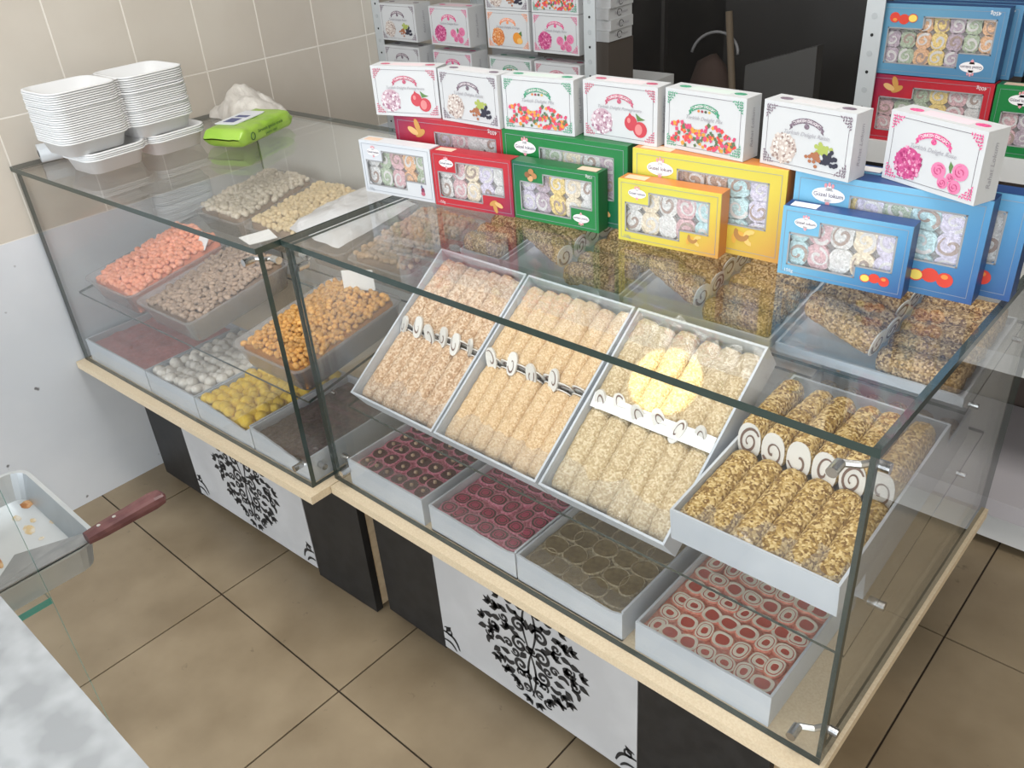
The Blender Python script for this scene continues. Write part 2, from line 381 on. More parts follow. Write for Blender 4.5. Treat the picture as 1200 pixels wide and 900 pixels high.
# --- left case
c1 = thing('glass_display_case', 'left glass display case holding nut tubs, foam boxes on its top', 'display case', Matrix.Identity(4))
W1 = 0.9595
P1 = lambda u, v: F1(u, v)
bd = MB().prism([P1(0.004, -0.022), P1(W1 + 0.022, -0.022), P1(W1 + 0.022, 0.66), P1(0.004, 0.66)], ZB - 0.018, ZB)
part('base_board', bd, WOODE, c1, label='pale beech base board')
g = 0.0095
pane(c1, [P1(0.012, 0), P1(W1, 0), P1(W1, g), P1(0.012, g)], ZB + 0.0005, ZT - 0.0115, 'front_pane')
pane(c1, [P1(0.004, g + .0005), P1(0.011, g + .0005), P1(0.011, 0.645), P1(0.004, 0.645)], ZB + 0.0005, ZT - 0.0115, 'left_pane')
pane(c1, [P1(W1 - g, g + .0005), P1(W1, g + .0005), P1(W1, 0.645), P1(W1 - g, 0.645)], ZB + 0.0005, ZT - 0.0115, 'right_pane')
pane(c1, [P1(0.002, -0.006), P1(W1 + 0.004, -0.006), P1(W1 + 0.004, 0.650), P1(0.002, 0.650)], ZT - 0.011, ZT, 'top_pane')
part('back_panel', MB().prism([P1(0.012, 0.646), P1(W1, 0.646), P1(W1, 0.652), P1(0.012, 0.652)], ZB + 0.001, 0.908), M('grey_back_panel', (0.60, 0.585, 0.555), 0.5), c1)
cfx, cfy = P1(W1, 0)
clamp(c1, cfx, cfy, ZT - 0.035, 1); clamp(c1, cfx, cfy, ZB + 0.035, 1)
part('card_pad', MB().prism([P1(W1 - 0.100, 0.030), P1(W1 - 0.052, 0.020), P1(W1 - 0.038, 0.068), P1(W1 - 0.088, 0.086)], ZT - 0.014, ZT - 0.0125), WHITE, c1, label='white card square under the corner clamp')
YAW = math.atan(0.0337)
TL1 = R(8.0)
def S1(u, v, z): x, y = P1(u, v); return T(x, y, z, YAW, TL1)
def shelf(label, M4, w, l):
    me = MB().box(0, w, 0, l, 0, 0.006).mesh('glass_shelf', [GLASS, EDGE]); mx = max(p.area for p in me.polygons)
    for p in me.polygons:
        if p.area < mx * 0.3: p.material_index = 1
    return tag(obj('glass_shelf', me, None, M4), label, 'shelf')
Z1 = 0.584
shelf('lower tilted glass shelf of the left case carrying front tubs', S1(0.014, 0.042, Z1), W1 - 0.026, 0.30)
shelf('upper glass shelf at the back of the left case', S1(0.014, 0.346, Z1 + 0.083), W1 - 0.026, 0.285)
for u, v, z in ((0.014, 0.10, Z1), (0.014, 0.28, Z1 + .03), (W1 - 0.012, 0.10, Z1), (W1 - 0.012, 0.28, Z1 + .03), (0.014, 0.42, Z1 + .088), (W1 - 0.012, 0.42, Z1 + .088)):
    x, y = P1(u, v); zz = z - 0.003
    part('shelf_pin', MB().cyl((x - 0.004, y, zz), (x + 0.008, y, zz), 0.0042), CHROME, c1)

# --- right case
c2 = thing('glass_display_case', 'right glass display case full of rolled sweets with gift boxes on top', 'display case', Matrix.Identity(4))
A2, B2, Y2, D2 = 0.970, 2.0, 0.048, 0.712
part('base_board', MB().box(0.984, B2 + 0.006, 0.026, D2, ZB - 0.018, ZB), WOODE, c2, label='pale beech base board')
pane(c2, [(A2, Y2), (B2, Y2), (B2, Y2 + g), (A2, Y2 + g)], ZB + 0.0005, ZT - 0.0115, 'front_pane')
pane(c2, [(A2, Y2 + g + .0005), (A2 + g, Y2 + g + .0005), (A2 + g, D2), (A2, D2)], ZB + 0.0005, ZT - 0.0115, 'left_pane')
pane(c2, [(B2 - g, Y2 + g + .0005), (B2, Y2 + g + .0005), (B2, D2), (B2 - g, D2)], ZB + 0.0005, ZT - 0.0115, 'right_pane')
pane(c2, [(A2 - 0.003, Y2 - 0.004), (B2 + 0.004, Y2 - 0.004), (B2 + 0.004, D2), (A2 - 0.003, D2)], ZT - 0.011, ZT, 'top_pane')
part('back_panel', MB().box(A2 + g, B2 - g - 0.001, D2 - 0.006, D2, ZB + 0.001, 0.908), M('pale_back_panel', (0.58, 0.57, 0.55), 0.5), c2)
clamp(c2, B2, Y2, ZT - 0.045, 1); clamp(c2, B2, Y2, ZB + 0.035, 1); clamp(c2, A2, Y2, ZT - 0.04, -1); clamp(c2, A2, Y2, ZB + 0.035, -1)
Z2, TL2 = 0.556, R(8.3)
shelf('tilted glass shelf under the large trays of the right case', T(0.982, 0.105, Z2, 0, TL2), 1.006, 0.50)
shelf('upper glass shelf at the back of the right case', T(0.982, 0.440, 0.750, 0, TL2), 1.006, 0.250)
for x in (0.974, 1.987):
    for y, z in ((0.21, Z2 + 0.011), (0.50, Z2 + 0.054), (0.47, 0.751), (0.65, 0.777)):
        part('shelf_pin', MB().cyl((x - 0.012 if y < 0.3 and x > 1.5 else x - 0.004, y, z), (x + 0.010, y, z), 0.0070 if y < 0.3 and x > 1.5 else 0.0045), CHROME, c2)

# ------------------------------------------------------------------ cardboard trays
def carton_mesh(w, l, h, t=0.0038, front=None):
    mb = MB()
    mb.box(0, w, 0, l, 0, t).box(0, t, t, l - t, t, h).box(w - t, w, t, l - t, t, h).box(0, w, l - t, l, t, h)
    if front:
        for (xa, za), (xb, zb) in zip(front[:-1], front[1:]): mb.prism([(xa, 0), (xb, 0), (xb, zb), (xa, za)], 0, t, 'y')
    else: mb.box(0, w, 0, t, t, h)
    return mb
def wavy(w, h, dip):
    n = 10
    return [(w * i / n, h - dip * (0.5 - 0.5 * math.cos(math.pi * i / n)) * (1 if i < n else 0.2) - 0.0025 * abs(math.sin(i * 1.3))) for i in range(n + 1)]
def tray(label, M4, w, l, h, front=None, group=None, mat=None):
    return tag(obj('cardboard_tray', carton_mesh(w, l, h, front=front).mesh('cardboard_tray', mat or CARTON), None, M4), label, 'tray', group)
def film_sheet(label, M4, w, l, amp=0.004, seed=0, mat=None, n=26, name='cling_film', sag=None):
    def fn(u, v):
        x, y = u * w, v * l * (1 + (0.45 * mnoise.noise(Vector((u * 5.3, seed * 3.7, 0.5))) + 0.2 * mnoise.noise(Vector((u * 17, seed, 1.5))) if l < 0.1 else 0))
        z = amp * mnoise.noise(Vector((x * 45 + seed, y * 45, seed * 1.7))) + amp * 0.8 * abs(mnoise.noise(Vector((x * 90, y * 110 + seed, 3.1)))) + (sag(u, v) if sag else 0)
        return (x + amp * 0.6 * mnoise.noise(Vector((x * 60, y * 60, seed + 9))), y, z)
    me = MB().grid(n, max(6, int(n * l / w)), fn).mesh(name, mat or FILM, True)
    return tag(obj(name, me, None, M4), label, 'film')

# ------------------------------------------------------------------ coated rolls
def crumb(name, c1_, c2_, c3_, sc=330):
    m = bpy.data.materials.new(name); m.use_nodes = True; nt = m.node_tree; L = nt.links.new; b = nt.nodes['Principled BSDF']
    tc = nt.nodes.new('ShaderNodeTexCoord'); oi = nt.nodes.new('ShaderNodeObjectInfo')
    ad = nt.nodes.new('ShaderNodeVectorMath'); ad.operation = 'ADD'; L(tc.outputs['Object'], ad.inputs[0]); L(oi.outputs['Random'], ad.inputs[1])
    v = nt.nodes.new('ShaderNodeTexVoronoi'); v.inputs['Scale'].default_value = sc; L(ad.outputs[0], v.inputs['Vector'])
    s = nt.nodes.new('ShaderNodeSeparateColor'); L(v.outputs['Color'], s.inputs[0])
    r = nt.nodes.new('ShaderNodeValToRGB'); e = r.color_ramp.elements; e[0].color = (*c1_, 1); e[0].position = 0.1; e[1].color = (*c3_, 1); e[1].position = 0.95
    k = e.new(0.5); k.color = (*c2_, 1); L(s.outputs[0], r.inputs[0]); L(r.outputs[0], b.inputs['Base Color'])
    bm_ = nt.nodes.new('ShaderNodeBump'); bm_.inputs['Strength'].default_value = 0.6; bm_.inputs['Distance'].default_value = 0.002; bm_.invert = True
    L(v.outputs['Distance'], bm_.inputs['Height']); L(bm_.outputs[0], b.inputs['Normal']); b.inputs['Roughness'].default_value = 0.75
    b.inputs['Specular IOR Level'].default_value = 0.2
    return m
CR1 = crumb('toasted_nut_crumb', (0.42, 0.26, 0.15), (0.58, 0.40, 0.26), (0.72, 0.57, 0.42), 300)
CR2 = crumb('golden_coconut_crumb', (0.55, 0.37, 0.20), (0.64, 0.45, 0.26), (0.74, 0.57, 0.37), 380)
CR3 = crumb('pale_sesame_crumb', (0.42, 0.31, 0.17), (0.54, 0.42, 0.25), (0.68, 0.57, 0.39), 360)
CR4 = crumb('pistachio_crumb', (0.17, 0.085, 0.018), (0.38, 0.24, 0.065), (0.66, 0.50, 0.24), 300)
CR5 = crumb('dark_pistachio_crumb', (0.16, 0.08, 0.025), (0.38, 0.23, 0.08), (0.70, 0.50, 0.27), 320)
NOUG = M('white_nougat', (0.68, 0.66, 0.62), 0.55)
CHOC = M('brown_cocoa_line', (0.16, 0.095, 0.075), 0.5)
def roll_mesh(L_, rx, rz, seed, mat, amp=0.0016, n=18, m=20):
    mb = MB(); vs = []; fs = []
    for j in range(m + 1):
        t = j / m; e = 1 - 0.18 * max(0, abs(2 * t - 1) - 0.86) / 0.14
        for i in range(n):
            a = 2 * math.pi * i / n; c, s_ = math.cos(a), math.sin(a)
            x = rx * e * math.copysign(abs(c) ** 0.8, c); z = rz * e * math.copysign(abs(s_) ** 0.8, s_)
            d = amp * (mnoise.noise(Vector((x * 170 + seed * 5, t * L_ * 170, z * 170))) + 0.6 * mnoise.noise(Vector((x * 420, t * L_ * 420 + seed, z * 420))))
            k = 1 + d / max(rx, rz); vs.append((x * k, t * L_ + amp * 0.6 * mnoise.noise(Vector((a * 3, t * 9, seed))), rz + z * k))
    for j in range(m):
        for i in range(n): fs.append((j * n + i, j * n + (i + 1) % n, (j + 1) * n + (i + 1) % n, (j + 1) * n + i))
    fs += [list(range(n)), [m * n + i for i in range(n)][::-1]]
    fs = [f[::-1] if k >= len(fs) - 2 else f for k, f in enumerate(fs)]
    return mb.add(vs, fs).mesh('sweet_roll', mat, True)
def swirl_mesh(rx, rz, seed, turns=1.6, w=0.0032, y=-0.001, name='swirl_end', mats=None, flat_=False):
    """cut end of a roll: pale disc with a dark spiral line, facing -y (or +z when flat_)"""
    rn = random.Random(seed); n = 20; mb = MB(); a0 = rn.random() * 6.28; d = rn.choice((1, -1))
    out = [(rx * 0.97 * math.copysign(abs(math.cos(2 * math.pi * i / n)) ** 0.85, math.cos(2 * math.pi * i / n)), rz * 0.97 * math.copysign(abs(math.sin(2 * math.pi * i / n)) ** 0.85, math.sin(2 * math.pi * i / n))) for i in range(n)]
    mb.prism(out, y, 0.0006, 'y', 0)
    N = 34; vs = []; oy = y - 0.0007
    for i in range(N + 1):
        t = i / N; a = a0 + d * turns * 2 * math.pi * t; k = 0.80 * (1 - 0.80 * t) * (1 + 0.10 * math.sin(a * 2 + seed))
        hw = w * (0.5 + 0.9 * abs(math.sin(3.1 * t + seed))) / 2 / max(rx, rz)
        for q in (k + hw, k - hw): vs.append((rx * q * math.cos(a), oy, rz * q * math.sin(a)))
    f = [(2 * i, 2 * i + 1, 2 * i + 3, 2 * i + 2) for i in range(N)]
    if d < 0: f = [q[::-1] for q in f]
    mb.add(vs, f, 1)
    return mb.mesh(name, mats or [NOUG, CHOC])
def roll_set(prefix, L_, rx, rz, mat, k=3, end=True, turns=1.6, w=0.0034):
    return [(roll_mesh(L_, rx, rz, i + 1, mat), swirl_mesh(rx, rz, i + 11, turns, w) if end else None) for i in range(k)]
def put_roll(rs, M4, label, group, end_front=False, end_back=False, rz=0.02, L_=0.15):
    me, sw = rs
    o = tag(obj('sweet_roll', me, None, M4), label, 'sweet roll', group)
    if sw and end_front: obj('swirl_end', sw, o, T(0, 0.0, rz))
    if sw and end_back: obj('swirl_end', sw, o, T(0, L_, rz) @ Matrix.Rotation(math.pi, 4, 'Z'))
    return o

# ---- three steep trays in the right case
N36 = R(36)
def steep(x, w): return T(x, 0.081 + 0.0323, 0.622 - 0.0445, 0, N36)
TR = [(1.034, 0.2215, 'leftmost', CR1, 7), (1.2605, 0.2315, 'middle', CR2, 7), (1.4985, 0.2315, 'third', CR3, 6)]
TL = {'leftmost': 'steeply tilted white cardboard tray of toasted nut rolls, leftmost of three',
      'middle': 'steeply tilted white cardboard tray of golden coconut rolls, middle of three',
      'third': 'steeply tilted white cardboard tray lit by a round yellow light spot'}
TW = {'leftmost': 'toasted nut rolls in the leftmost steep tray', 'middle': 'golden coconut rolls in the middle steep tray', 'third': 'pale sesame rolls in the steep tray with the light spot'}
for ti, (x, w, key, cr, n) in enumerate(TR):
    MT = steep(x, w); tray(TL[key], MT, w, 0.333, 0.055)
    rx = (w - 0.010) / n / 2; LR = 0.152
    rs = roll_set(key, LR, rx * 1.13, 0.0195, cr, 4, turns=0.9, w=0.003)
    for i in range(n):
        u = 0.005 + rx * (2 * i + 1)
        j = rng.uniform(-0.003, 0.003)
        put_roll(rs[i % 4], MT @ T(u, 0.008 + j, 0.004, R(rng.uniform(-1, 1))), 'crumb-coated roll, lower row of ' + TW[key], TW[key] + ', lower row', end_back=True, rz=0.0195, L_=LR)
        # upper row, its near ends lifted so that the cut swirls show
        put_roll(rs[(i + 2) % 4], MT @ T(u, 0.168 + j, 0.012 + rng.uniform(0, 0.004), R(rng.uniform(-3, 3)), R(-2)), 'crumb-coated roll, upper row of ' + TW[key], TW[key] + ', upper row', end_front=True, rz=0.0195, L_=LR)
    # cut slices lying in the gap between the rows
    sl = [swirl_mesh(0.0105, 0.0215, 40 + ti * 7 + q, 0.75, 0.0026, y=-0.004, name='roll_slice') for q in range(3)]
    for q in range((6, 4, 6)[ti]):
        u = w * (0.09 + (0.155, 0.20, 0.155)[ti] * q); tl = (-48, -66, -38)[q % 3]
        M4 = MT @ T(u, 0.164 + 0.005 * (q % 2), 0.047, R(rng.uniform(-50, 50)), R(tl))
        tag(obj('roll_slice', sl[q % 3], None, M4), 'cut white slice with cocoa swirl between the two rows of the ' + {0: 'leftmost', 1: 'middle', 2: 'light-spotted'}[ti] + ' steep tray', 'sweet slice', 'cut slices in the %s steep tray' % key)
    film_sheet('crumpled clear film over the lower edge of the %s steep tray' % {0: 'leftmost', 1: 'middle', 2: 'light-spotted'}[ti], MT @ T(0.004, 0.002, 0.047), w - 0.008, 0.05, 0.004, ti)
    film_sheet('crumpled clear film over the upper edge of the %s steep tray' % {0: 'leftmost', 1: 'middle', 2: 'light-spotted'}[ti], MT @ T(0.004, 0.275, 0.050), w - 0.008, 0.052, 0.005, ti + 5)
    if ti == 2:
        tag(obj('paper_strip', MB().grid(14, 3, lambda u, v: (u * (w - 0.012), v * 0.024, 0.0015 * math.sin(u * 9) + 0.006 * v)).mesh('paper_strip', WHITE, True), None, MT @ T(0.006, 0.151, 0.0465)),
            'white paper strip between the roll rows of the light-spotted tray', 'paper')

# ---- flat pistachio trays at the right end of the right case
MT5 = T(1.735, 0.19, 0.556 + 0.0265, 0, TL2)
tray('low white tray of dark pistachio rolls under the front pistachio tray', MT5, 0.238, 0.375, 0.058)
rs5 = roll_set('t5', 0.17, 0.0185, 0.022, CR5, 3)
for r_ in range(2):
    for i in range(6):
        put_roll(rs5[(i + r_) % 3], MT5 @ T(0.023 + i * 0.0385, 0.008 + r_ * 0.18, 0.003), 'dark pistachio roll in the lower covered tray', 'dark pistachio rolls in the covered tray', rz=0.022)
MT4 = T(1.742, 0.0805, 0.6435, 0, R(6.7))
tray('white tray of pistachio rolls at the right front of the right case', MT4, 0.236, 0.352, 0.055)
rs4 = roll_set('t4', 0.157, 0.0212, 0.0240, CR4, 4, turns=1.7, w=0.0050)
rs4b = [(roll_mesh(0.152, 0.0202, 0.0310, q + 1, CR4), swirl_mesh(0.0180, 0.0310, q + 31, (0.9, 1.6, 1.2, 0.7)[q], 0.0042)) for q in range(4)]
for i in range(6):
    u = 0.0232 + i * 0.0378
    put_roll(rs4[i % 4], MT4 @ T(u, 0.008, 0.004, R(rng.uniform(-1, 1))), 'pistachio roll in the front row of the right front tray', 'pistachio rolls, front row', rz=0.0235, L_=0.152)
    put_roll(rs4b[(i + 1) % 4], MT4 @ T(u, 0.166 + rng.uniform(-.002, .002), 0.030, R(rng.uniform(-3, 3)), R(-7)) , 'pistachio roll with white swirl end in the back row of the right front tray', 'pistachio rolls, back row', end_front=True, rz=0.031, L_=0.152)
film_sheet('crinkled clear film over the back of the right front pistachio tray', MT4 @ T(0.0, 0.285, 0.072, 0, R(-5)), 0.236, 0.09, 0.007, 3, n=30)
film_sheet('clear film over the near edge of the right front pistachio tray', MT4 @ T(0.004, 0.003, 0.049), 0.228, 0.045, 0.004, 8)
film_sheet('clear wrinkled film over the back of the lower pistachio tray', MT5 @ T(0.001, 0.19, 0.060), 0.236, 0.182, 0.006, 14, n=30)
# a thin wooden splinter lying on the film
tag(obj('wooden_pick', MB().tube([(0, 0, 0), (0.016, -0.016, 0.012), (0.030, -0.040, 0.018)], [0.0008, 0.0022, 0.0032], 6).mesh('wooden_pick', M('pick_wood', (0.72, 0.48, 0.28), 0.6)), None, T(1.752, 0.540, 0.705)), 'thin pale wooden pick on film behind pistachio tray', 'pick')

# ---- back row trays on the upper shelf (rolls lie across, ends meet in a line)
BX = [(0.987, 0.112, 'B1'), (1.108, 0.285, 'B2'), (1.402, 0.285, 'B3'), (1.697, 0.285, 'B4')]
BL = {'B1': 'narrow low tray of dark rolls at the left end of the back shelf', 'B2': 'low tray of dark pistachio rolls behind the leftmost and middle steep trays',
      'B3': 'low tray of dark pistachio rolls behind the light-spotted steep tray', 'B4': 'low tray of dark pistachio rolls at the right end of the back shelf'}
BS = {'B1': 'leftmost back tray', 'B2': 'back tray behind the nut and coconut trays', 'B3': 'back tray behind the light-spotted tray', 'B4': 'back tray at the right end'}
rsB = [(roll_mesh(0.118, 0.0205, 0.0225, q + 1, CR5), swirl_mesh(0.0185, 0.0250, q + 61, (1.2, 1.7, 0.9, 1.5)[q], 0.0042)) for q in range(4)]
rsB1 = roll_set('b1', 0.098, 0.0185, 0.021, CR5, 2, end=False)
for x, w, key in BX:
    MTB = T(x, 0.445, 0.7575, 0, TL2); tray(BL[key], MTB, w, 0.222, 0.017)
    grp = 'rolls in the ' + BL[key]
    for i in range(5):
        v = 0.024 + i * 0.0425
        if key == 'B1':
            put_roll(rsB1[i % 2], MTB @ T(0.104, v, 0.003, R(90)), 'dark crumb roll in the narrow leftmost back tray', grp)
            continue
        # left roll: end faces +x and is lifted ; right roll tilts away
        put_roll(rsB[i % 4], MTB @ T(0.146 + 0.003 * (i % 2), v - 0.004, 0.030 + rng.uniform(0, .005), R(80 + rng.uniform(-6, 6)), R(14)), 'pistachio roll with swirl end, left half of ' + BS[key], grp, end_front=True, rz=0.0235)
        put_roll(rsB[(i + 2) % 4], MTB @ T(0.274, v, 0.004, R(90 + rng.uniform(-4, 4)), R(-3)), 'dark pistachio roll, right half of ' + BS[key], grp)

# ------------------------------------------------------------------ low trays of upright sliced sweets (right case, bottom)
def piece_mesh(r, h, rings, seed, ex=0.75, n=18, wob=0.10):
    """upright cut roll; rings = [(radius fraction, z offset, material index)] from the rim inwards"""
    rn = random.Random(seed); ph = rn.random() * 6.28; asp = 1 + rn.uniform(-0.16, 0.16); mb = MB(); vs = []; fs = []; mi = []
    def ring(k, z, tw=0):
        o = []
        for i in range(n):
            a = 2 * math.pi * i / n + tw; c, s_ = math.cos(a), math.sin(a)
            q = k * r * (1 + wob * 0.5 * math.sin(2 * a + ph) + wob * 0.35 * math.sin(3 * a + ph * 2))
            o.append((q * asp * math.copysign(abs(c) ** ex, c), q / asp * math.copysign(abs(s_) ** ex, s_), z))
        return o
    R_ = [ring(1, 0)] + [ring(k, h + dz) for k, dz, _ in rings]
    for q in R_: vs += q
    for j in range(len(R_) - 1):
        for i in range(n):
            fs.append((j * n + i, j * n + (i + 1) % n, (j + 1) * n + (i + 1) % n, (j + 1) * n + i)); mi.append(rings[max(0, j - 1)][2] if j else rings[0][2])
    fs.append([(len(R_) - 1) * n + i for i in range(n)]); mi.append(rings[-1][2])
    mb.v = vs; mb.f = [list(f) for f in fs]; mb.m = mi
    return mb
PINKC = M('rose_sugar_coat', (0.46, 0.085, 0.16), 0.6, c2=(0.64, 0.22, 0.30), sc=260)
MAROON = M('dark_maroon_filling', (0.075, 0.014, 0.022), 0.35)
MAGENTA = M('magenta_jelly', (0.44, 0.03, 0.10), 0.3)
OLIVE = M('olive_jelly', (0.15, 0.105, 0.045), 0.35, c2=(0.21, 0.155, 0.07), sc=90, rnd=0.15)
OLIVEC = M('powdered_olive_coat', (0.40, 0.34, 0.22), 0.7, c2=(0.26, 0.20, 0.11), sc=220)
CORAL = M('coral_coat', (0.60, 0.165, 0.105), 0.6, c2=(0.72, 0.30, 0.21), sc=240)
REDJ = M('red_jelly', (0.46, 0.05, 0.03), 0.3)
CREAM = M('cream_nougat', (0.80, 0.72, 0.60), 0.5)
NUTM = M('hazelnut_beige', (0.50, 0.33, 0.22), 0.5, rnd=0.15)
HB = 0.060
nut_me = blob(3, 0.0048, 0.0048, 0.0042, 0.1, 1, mat=NUTM, name='hazelnut')
def cut_tray(x, w, label, kind, plabel, group, nx, ny, l=0.262, front=None, y=0.0595):
    MT = T(x, y, ZB + 0.0005); tray(label, MT, w, l, HB, front)
    p = (w - 0.012) / nx; r = p / 2 * 1.13
    py = (l - 0.012) / ny
    if kind == 'nut': rings = [(0.98, -0.001, 0), (0.80, 0.0006, 0), (0.78, 0.0, 1), (0.3, -0.0012, 1)]; mats = [PINKC, MAROON]
    elif kind == 'rose': rings = [(0.98, -0.001, 0), (0.80, 0.0006, 0), (0.78, 0, 1), (0.60, 0, 1), (0.58, 0.0003, 2), (0.46, 0.0003, 2), (0.44, 0, 1), (0.36, 0, 1), (0.34, 0.0006, 2)]; mats = [PINKC, MAROON, MAGENTA]
    elif kind == 'olive': rings = [(0.98, -0.0015, 0), (0.90, 0.0008, 0), (0.86, 0, 1), (0.3, -0.0005, 1)]; mats = [OLIVEC, OLIVE]
    else: rings = [(0.98, -0.0012, 0), (0.90, 0.0, 0), (0.88, 0.0006, 1), (0.74, 0.0006, 1), (0.72, 0.0002, 2), (0.66, 0.0002, 2), (0.64, 0.0006, 1), (0.36, 0.0006, 1), (0.34, 0.0, 2), (0.1, -0.0004, 2)]; mats = [CORAL, CREAM, REDJ]
    var = []
    for s_ in range(5):
        rg = list(rings)
        if kind == 'coral' and s_ in (1, 3): rg = rg[:4] + [(0.62, 0, 1), (0.60, 0, 2), (0.1, -0.0006, 2)]
        var.append(piece_mesh(min(r, py / 2 * 1.14), 0.046, rg, s_ + len(kind) * 3, ex=0.9 if kind == 'olive' else 0.8).mesh(group.split()[0], mats, False))
    nm = {'nut': 'hazelnut_roll', 'rose': 'rose_roll', 'olive': 'jelly_slice', 'coral': 'nougat_roll'}[kind]
    for j in range(ny):
        for i in range(nx):
            ox = 0.5 * p * 0.5 * (1 if j % 2 else -1)
            rr_ = min(r, py / 2 * 1.14) * 1.13 + 0.005; xx = min(max(0.006 + p * (i + 0.5) + ox * 0.55, rr_), w - rr_); yy = min(max(0.006 + py * (j + 0.5), rr_), l - rr_)
            o = tag(obj(nm, var[(i * 3 + j * 2 + (i * j) % 3) % 5], None, MT @ T(xx + rng.uniform(-.001, .001), yy + rng.uniform(-.0015, .0015), 0.003 + rng.uniform(-.001, .0015), R(rng.choice((0, 180)) + rng.uniform(-14, 14)))), plabel, 'sweet', group)
            if kind == 'nut': obj('hazelnut', nut_me, o, T(rng.uniform(-.003, .003), rng.uniform(-.003, .003), 0.0475))
    bedm = {'nut': PINKC, 'rose': PINKC, 'olive': OLIVEC, 'coral': CORAL}[kind]
    b = obj('sugar_powder', MB().grid(20, 20, lambda u, v: (0.004 + u * (w - 0.008), 0.004 + v * (l - 0.008), 0.0435 + 0.0012 * mnoise.noise(Vector((u * 30, v * 30, x))))).mesh('sugar_powder', bedm, True), None, MT)
    tag(b, 'sugary dust filling between pieces in the ' + label, None, None, 'stuff'); b['category'] = 'sugar'
cut_tray(1.012, 0.214, 'low grey tray of dark rose rolls topped with hazelnuts', 'nut', 'dark rose roll slice with a hazelnut on top', 'hazelnut-topped rose rolls in the low tray', 6, 7)
cut_tray(1.2455, 0.2095, 'low grey tray of magenta swirl rolls without nuts', 'rose', 'magenta swirl roll slice standing upright in low tray', 'magenta swirl rolls in the low tray', 6, 7, front=wavy(0.2095, HB, 0.006))
cut_tray(1.4585, 0.2155, 'low grey tray of round olive brown jelly slices', 'olive', 'round olive brown jelly slice in low tray', 'olive jelly slices in the low tray', 5, 6, front=wavy(0.2155, HB, 0.008))
cut_tray(1.6985, 0.2215, 'low grey tray of coral and white swirl rolls at the right end', 'coral', 'coral and white swirl roll slice standing in low tray', 'coral and white swirl rolls in the low tray', 7, 8, l=0.285)
for i, (x, w, lb) in enumerate(((1.012, 0.214, 'hazelnut-topped rose rolls'), (1.2455, 0.2095, 'magenta swirl rolls'), (1.4585, 0.2155, 'olive jelly slices'), (1.6985, 0.2215, 'coral and white rolls'))):
    film_sheet('crinkled clear film at the near edge of the tray of ' + lb, T(x + 0.004, 0.0635, ZB + 0.0545), w - 0.008, 0.035, 0.0045, i * 3 + 1)

# ------------------------------------------------------------------ left case: tubs, nuts and low trays
def tub_mesh(w, l, h, t=0.002, taper=0.018, r=0.02):
    def ring(w_, l_, ox, oy, z, rr):
        pts = []
        for cx, cy, a0 in ((ox + w_ - rr, oy + rr, -90), (ox + w_ - rr, oy + l_ - rr, 0), (ox + rr, oy + l_ - rr, 90), (ox + rr, oy + rr, 180)):
            for k in range(5): a = R(a0 + k * 22.5); pts.append((cx + rr * math.cos(a), cy + rr * math.sin(a), z))
        return pts
    rings = [ring(w - 2 * taper, l - 2 * taper, taper, taper, 0, r * .8), ring(w - 0.008, l - 0.008, 0.004, 0.004, h, r), ring(w, l, 0, 0, h + 0.001, r + .003), ring(w, l, 0, 0, h + 0.004, r + .003),
             ring(w - 0.012, l - 0.012, 0.006, 0.006, h + 0.0035, r), ring(w - 2 * taper - 2 * t, l - 2 * taper - 2 * t, taper + t, taper + t, t, r * .8)]
    n = 20; mb = MB(); vs = [p for q in rings for p in q]
    fs = [(j * n + i, j * n + (i + 1) % n, (j + 1) * n + (i + 1) % n, (j + 1) * n + i) for j in range(5) for i in range(n)]
    fs += [list(range(n))[::-1], [5 * n + i for i in range(n)]]
    return mb.add(vs, fs)
def heap(kind, MT, w, l, z0, amp, meshes, label, cat, group, pitch, name, bedmat, seed=1, prof=None, jit=0.35, limit=290, inset=0.02, zj=0.003):
    rn = random.Random(seed)
    prof = prof or (lambda u, v: 0)
    H = lambda u, v: z0 + prof(u, v) + amp * mnoise.noise(Vector((u * 3.2 + seed, v * 3.2, seed)))
    bed = MB().grid(20, 24, lambda u, v: (inset + min(1, max(0, u * 1.1 - .05)) * (w - 2 * inset), inset + min(1, max(0, v * 1.09 - .045)) * (l - 2 * inset), H(u, v) - 0.006 if 0.01 < u < 0.99 and 0.01 < v < 0.99 else 0.005)).mesh(name + '_bed', bedmat, True)
    b = tag(obj(name + '_heap', bed, None, MT), 'lower layers of ' + group, cat, None, 'stuff')
    nx = int((w - 2 * inset) / pitch); ny = int((l - 2 * inset) / (pitch * 0.87)); spots = []
    for j in range(ny):
        for i in range(nx):
            u = (i + 0.5 + (0.25 if j % 2 else -0.25) + rn.uniform(-jit, jit)) / nx; v = (j + 0.5 + rn.uniform(-jit, jit)) / ny
            u = min(.99, max(.01, u)); v = min(.99, max(.01, v))
            spots.append(MT @ T(inset + u * (w - 2 * inset), inset + v * (l - 2 * inset), H(u, v) + rn.uniform(-0.001, zj), rn.uniform(0, 6.28), rn.uniform(-.6, .6), rn.uniform(-.6, .6)) @ Matrix.Scale(rn.uniform(0.85, 1.15), 4))
    cp = cam.location
    spots.sort(key=lambda m: (m.translation - cp).length)
    for M4 in spots[:limit]: tag(obj(name, meshes[rn.randrange(len(meshes))], None, M4), label, cat, group)
    if len(spots) > limit:
        mb = MB()
        for M4 in spots[limit:]:
            me = meshes[rn.randrange(len(meshes))]; mb.add([M4 @ v_.co for v_ in me.vertices], [list(p.vertices) for p in me.polygons])
        tag(obj(name + '_rest', mb.mesh(name + '_rest', meshes[0].materials[0], True)), 'farther pieces of ' + group, cat, None, 'stuff')
def nutset(mat, sx, sy, sz, amp, k=4, sub=2, freq=1.6, nm='nut'): return [blob(i + 1, sx, sy, sz, amp, sub, freq, nm, mat) for i in range(k)]
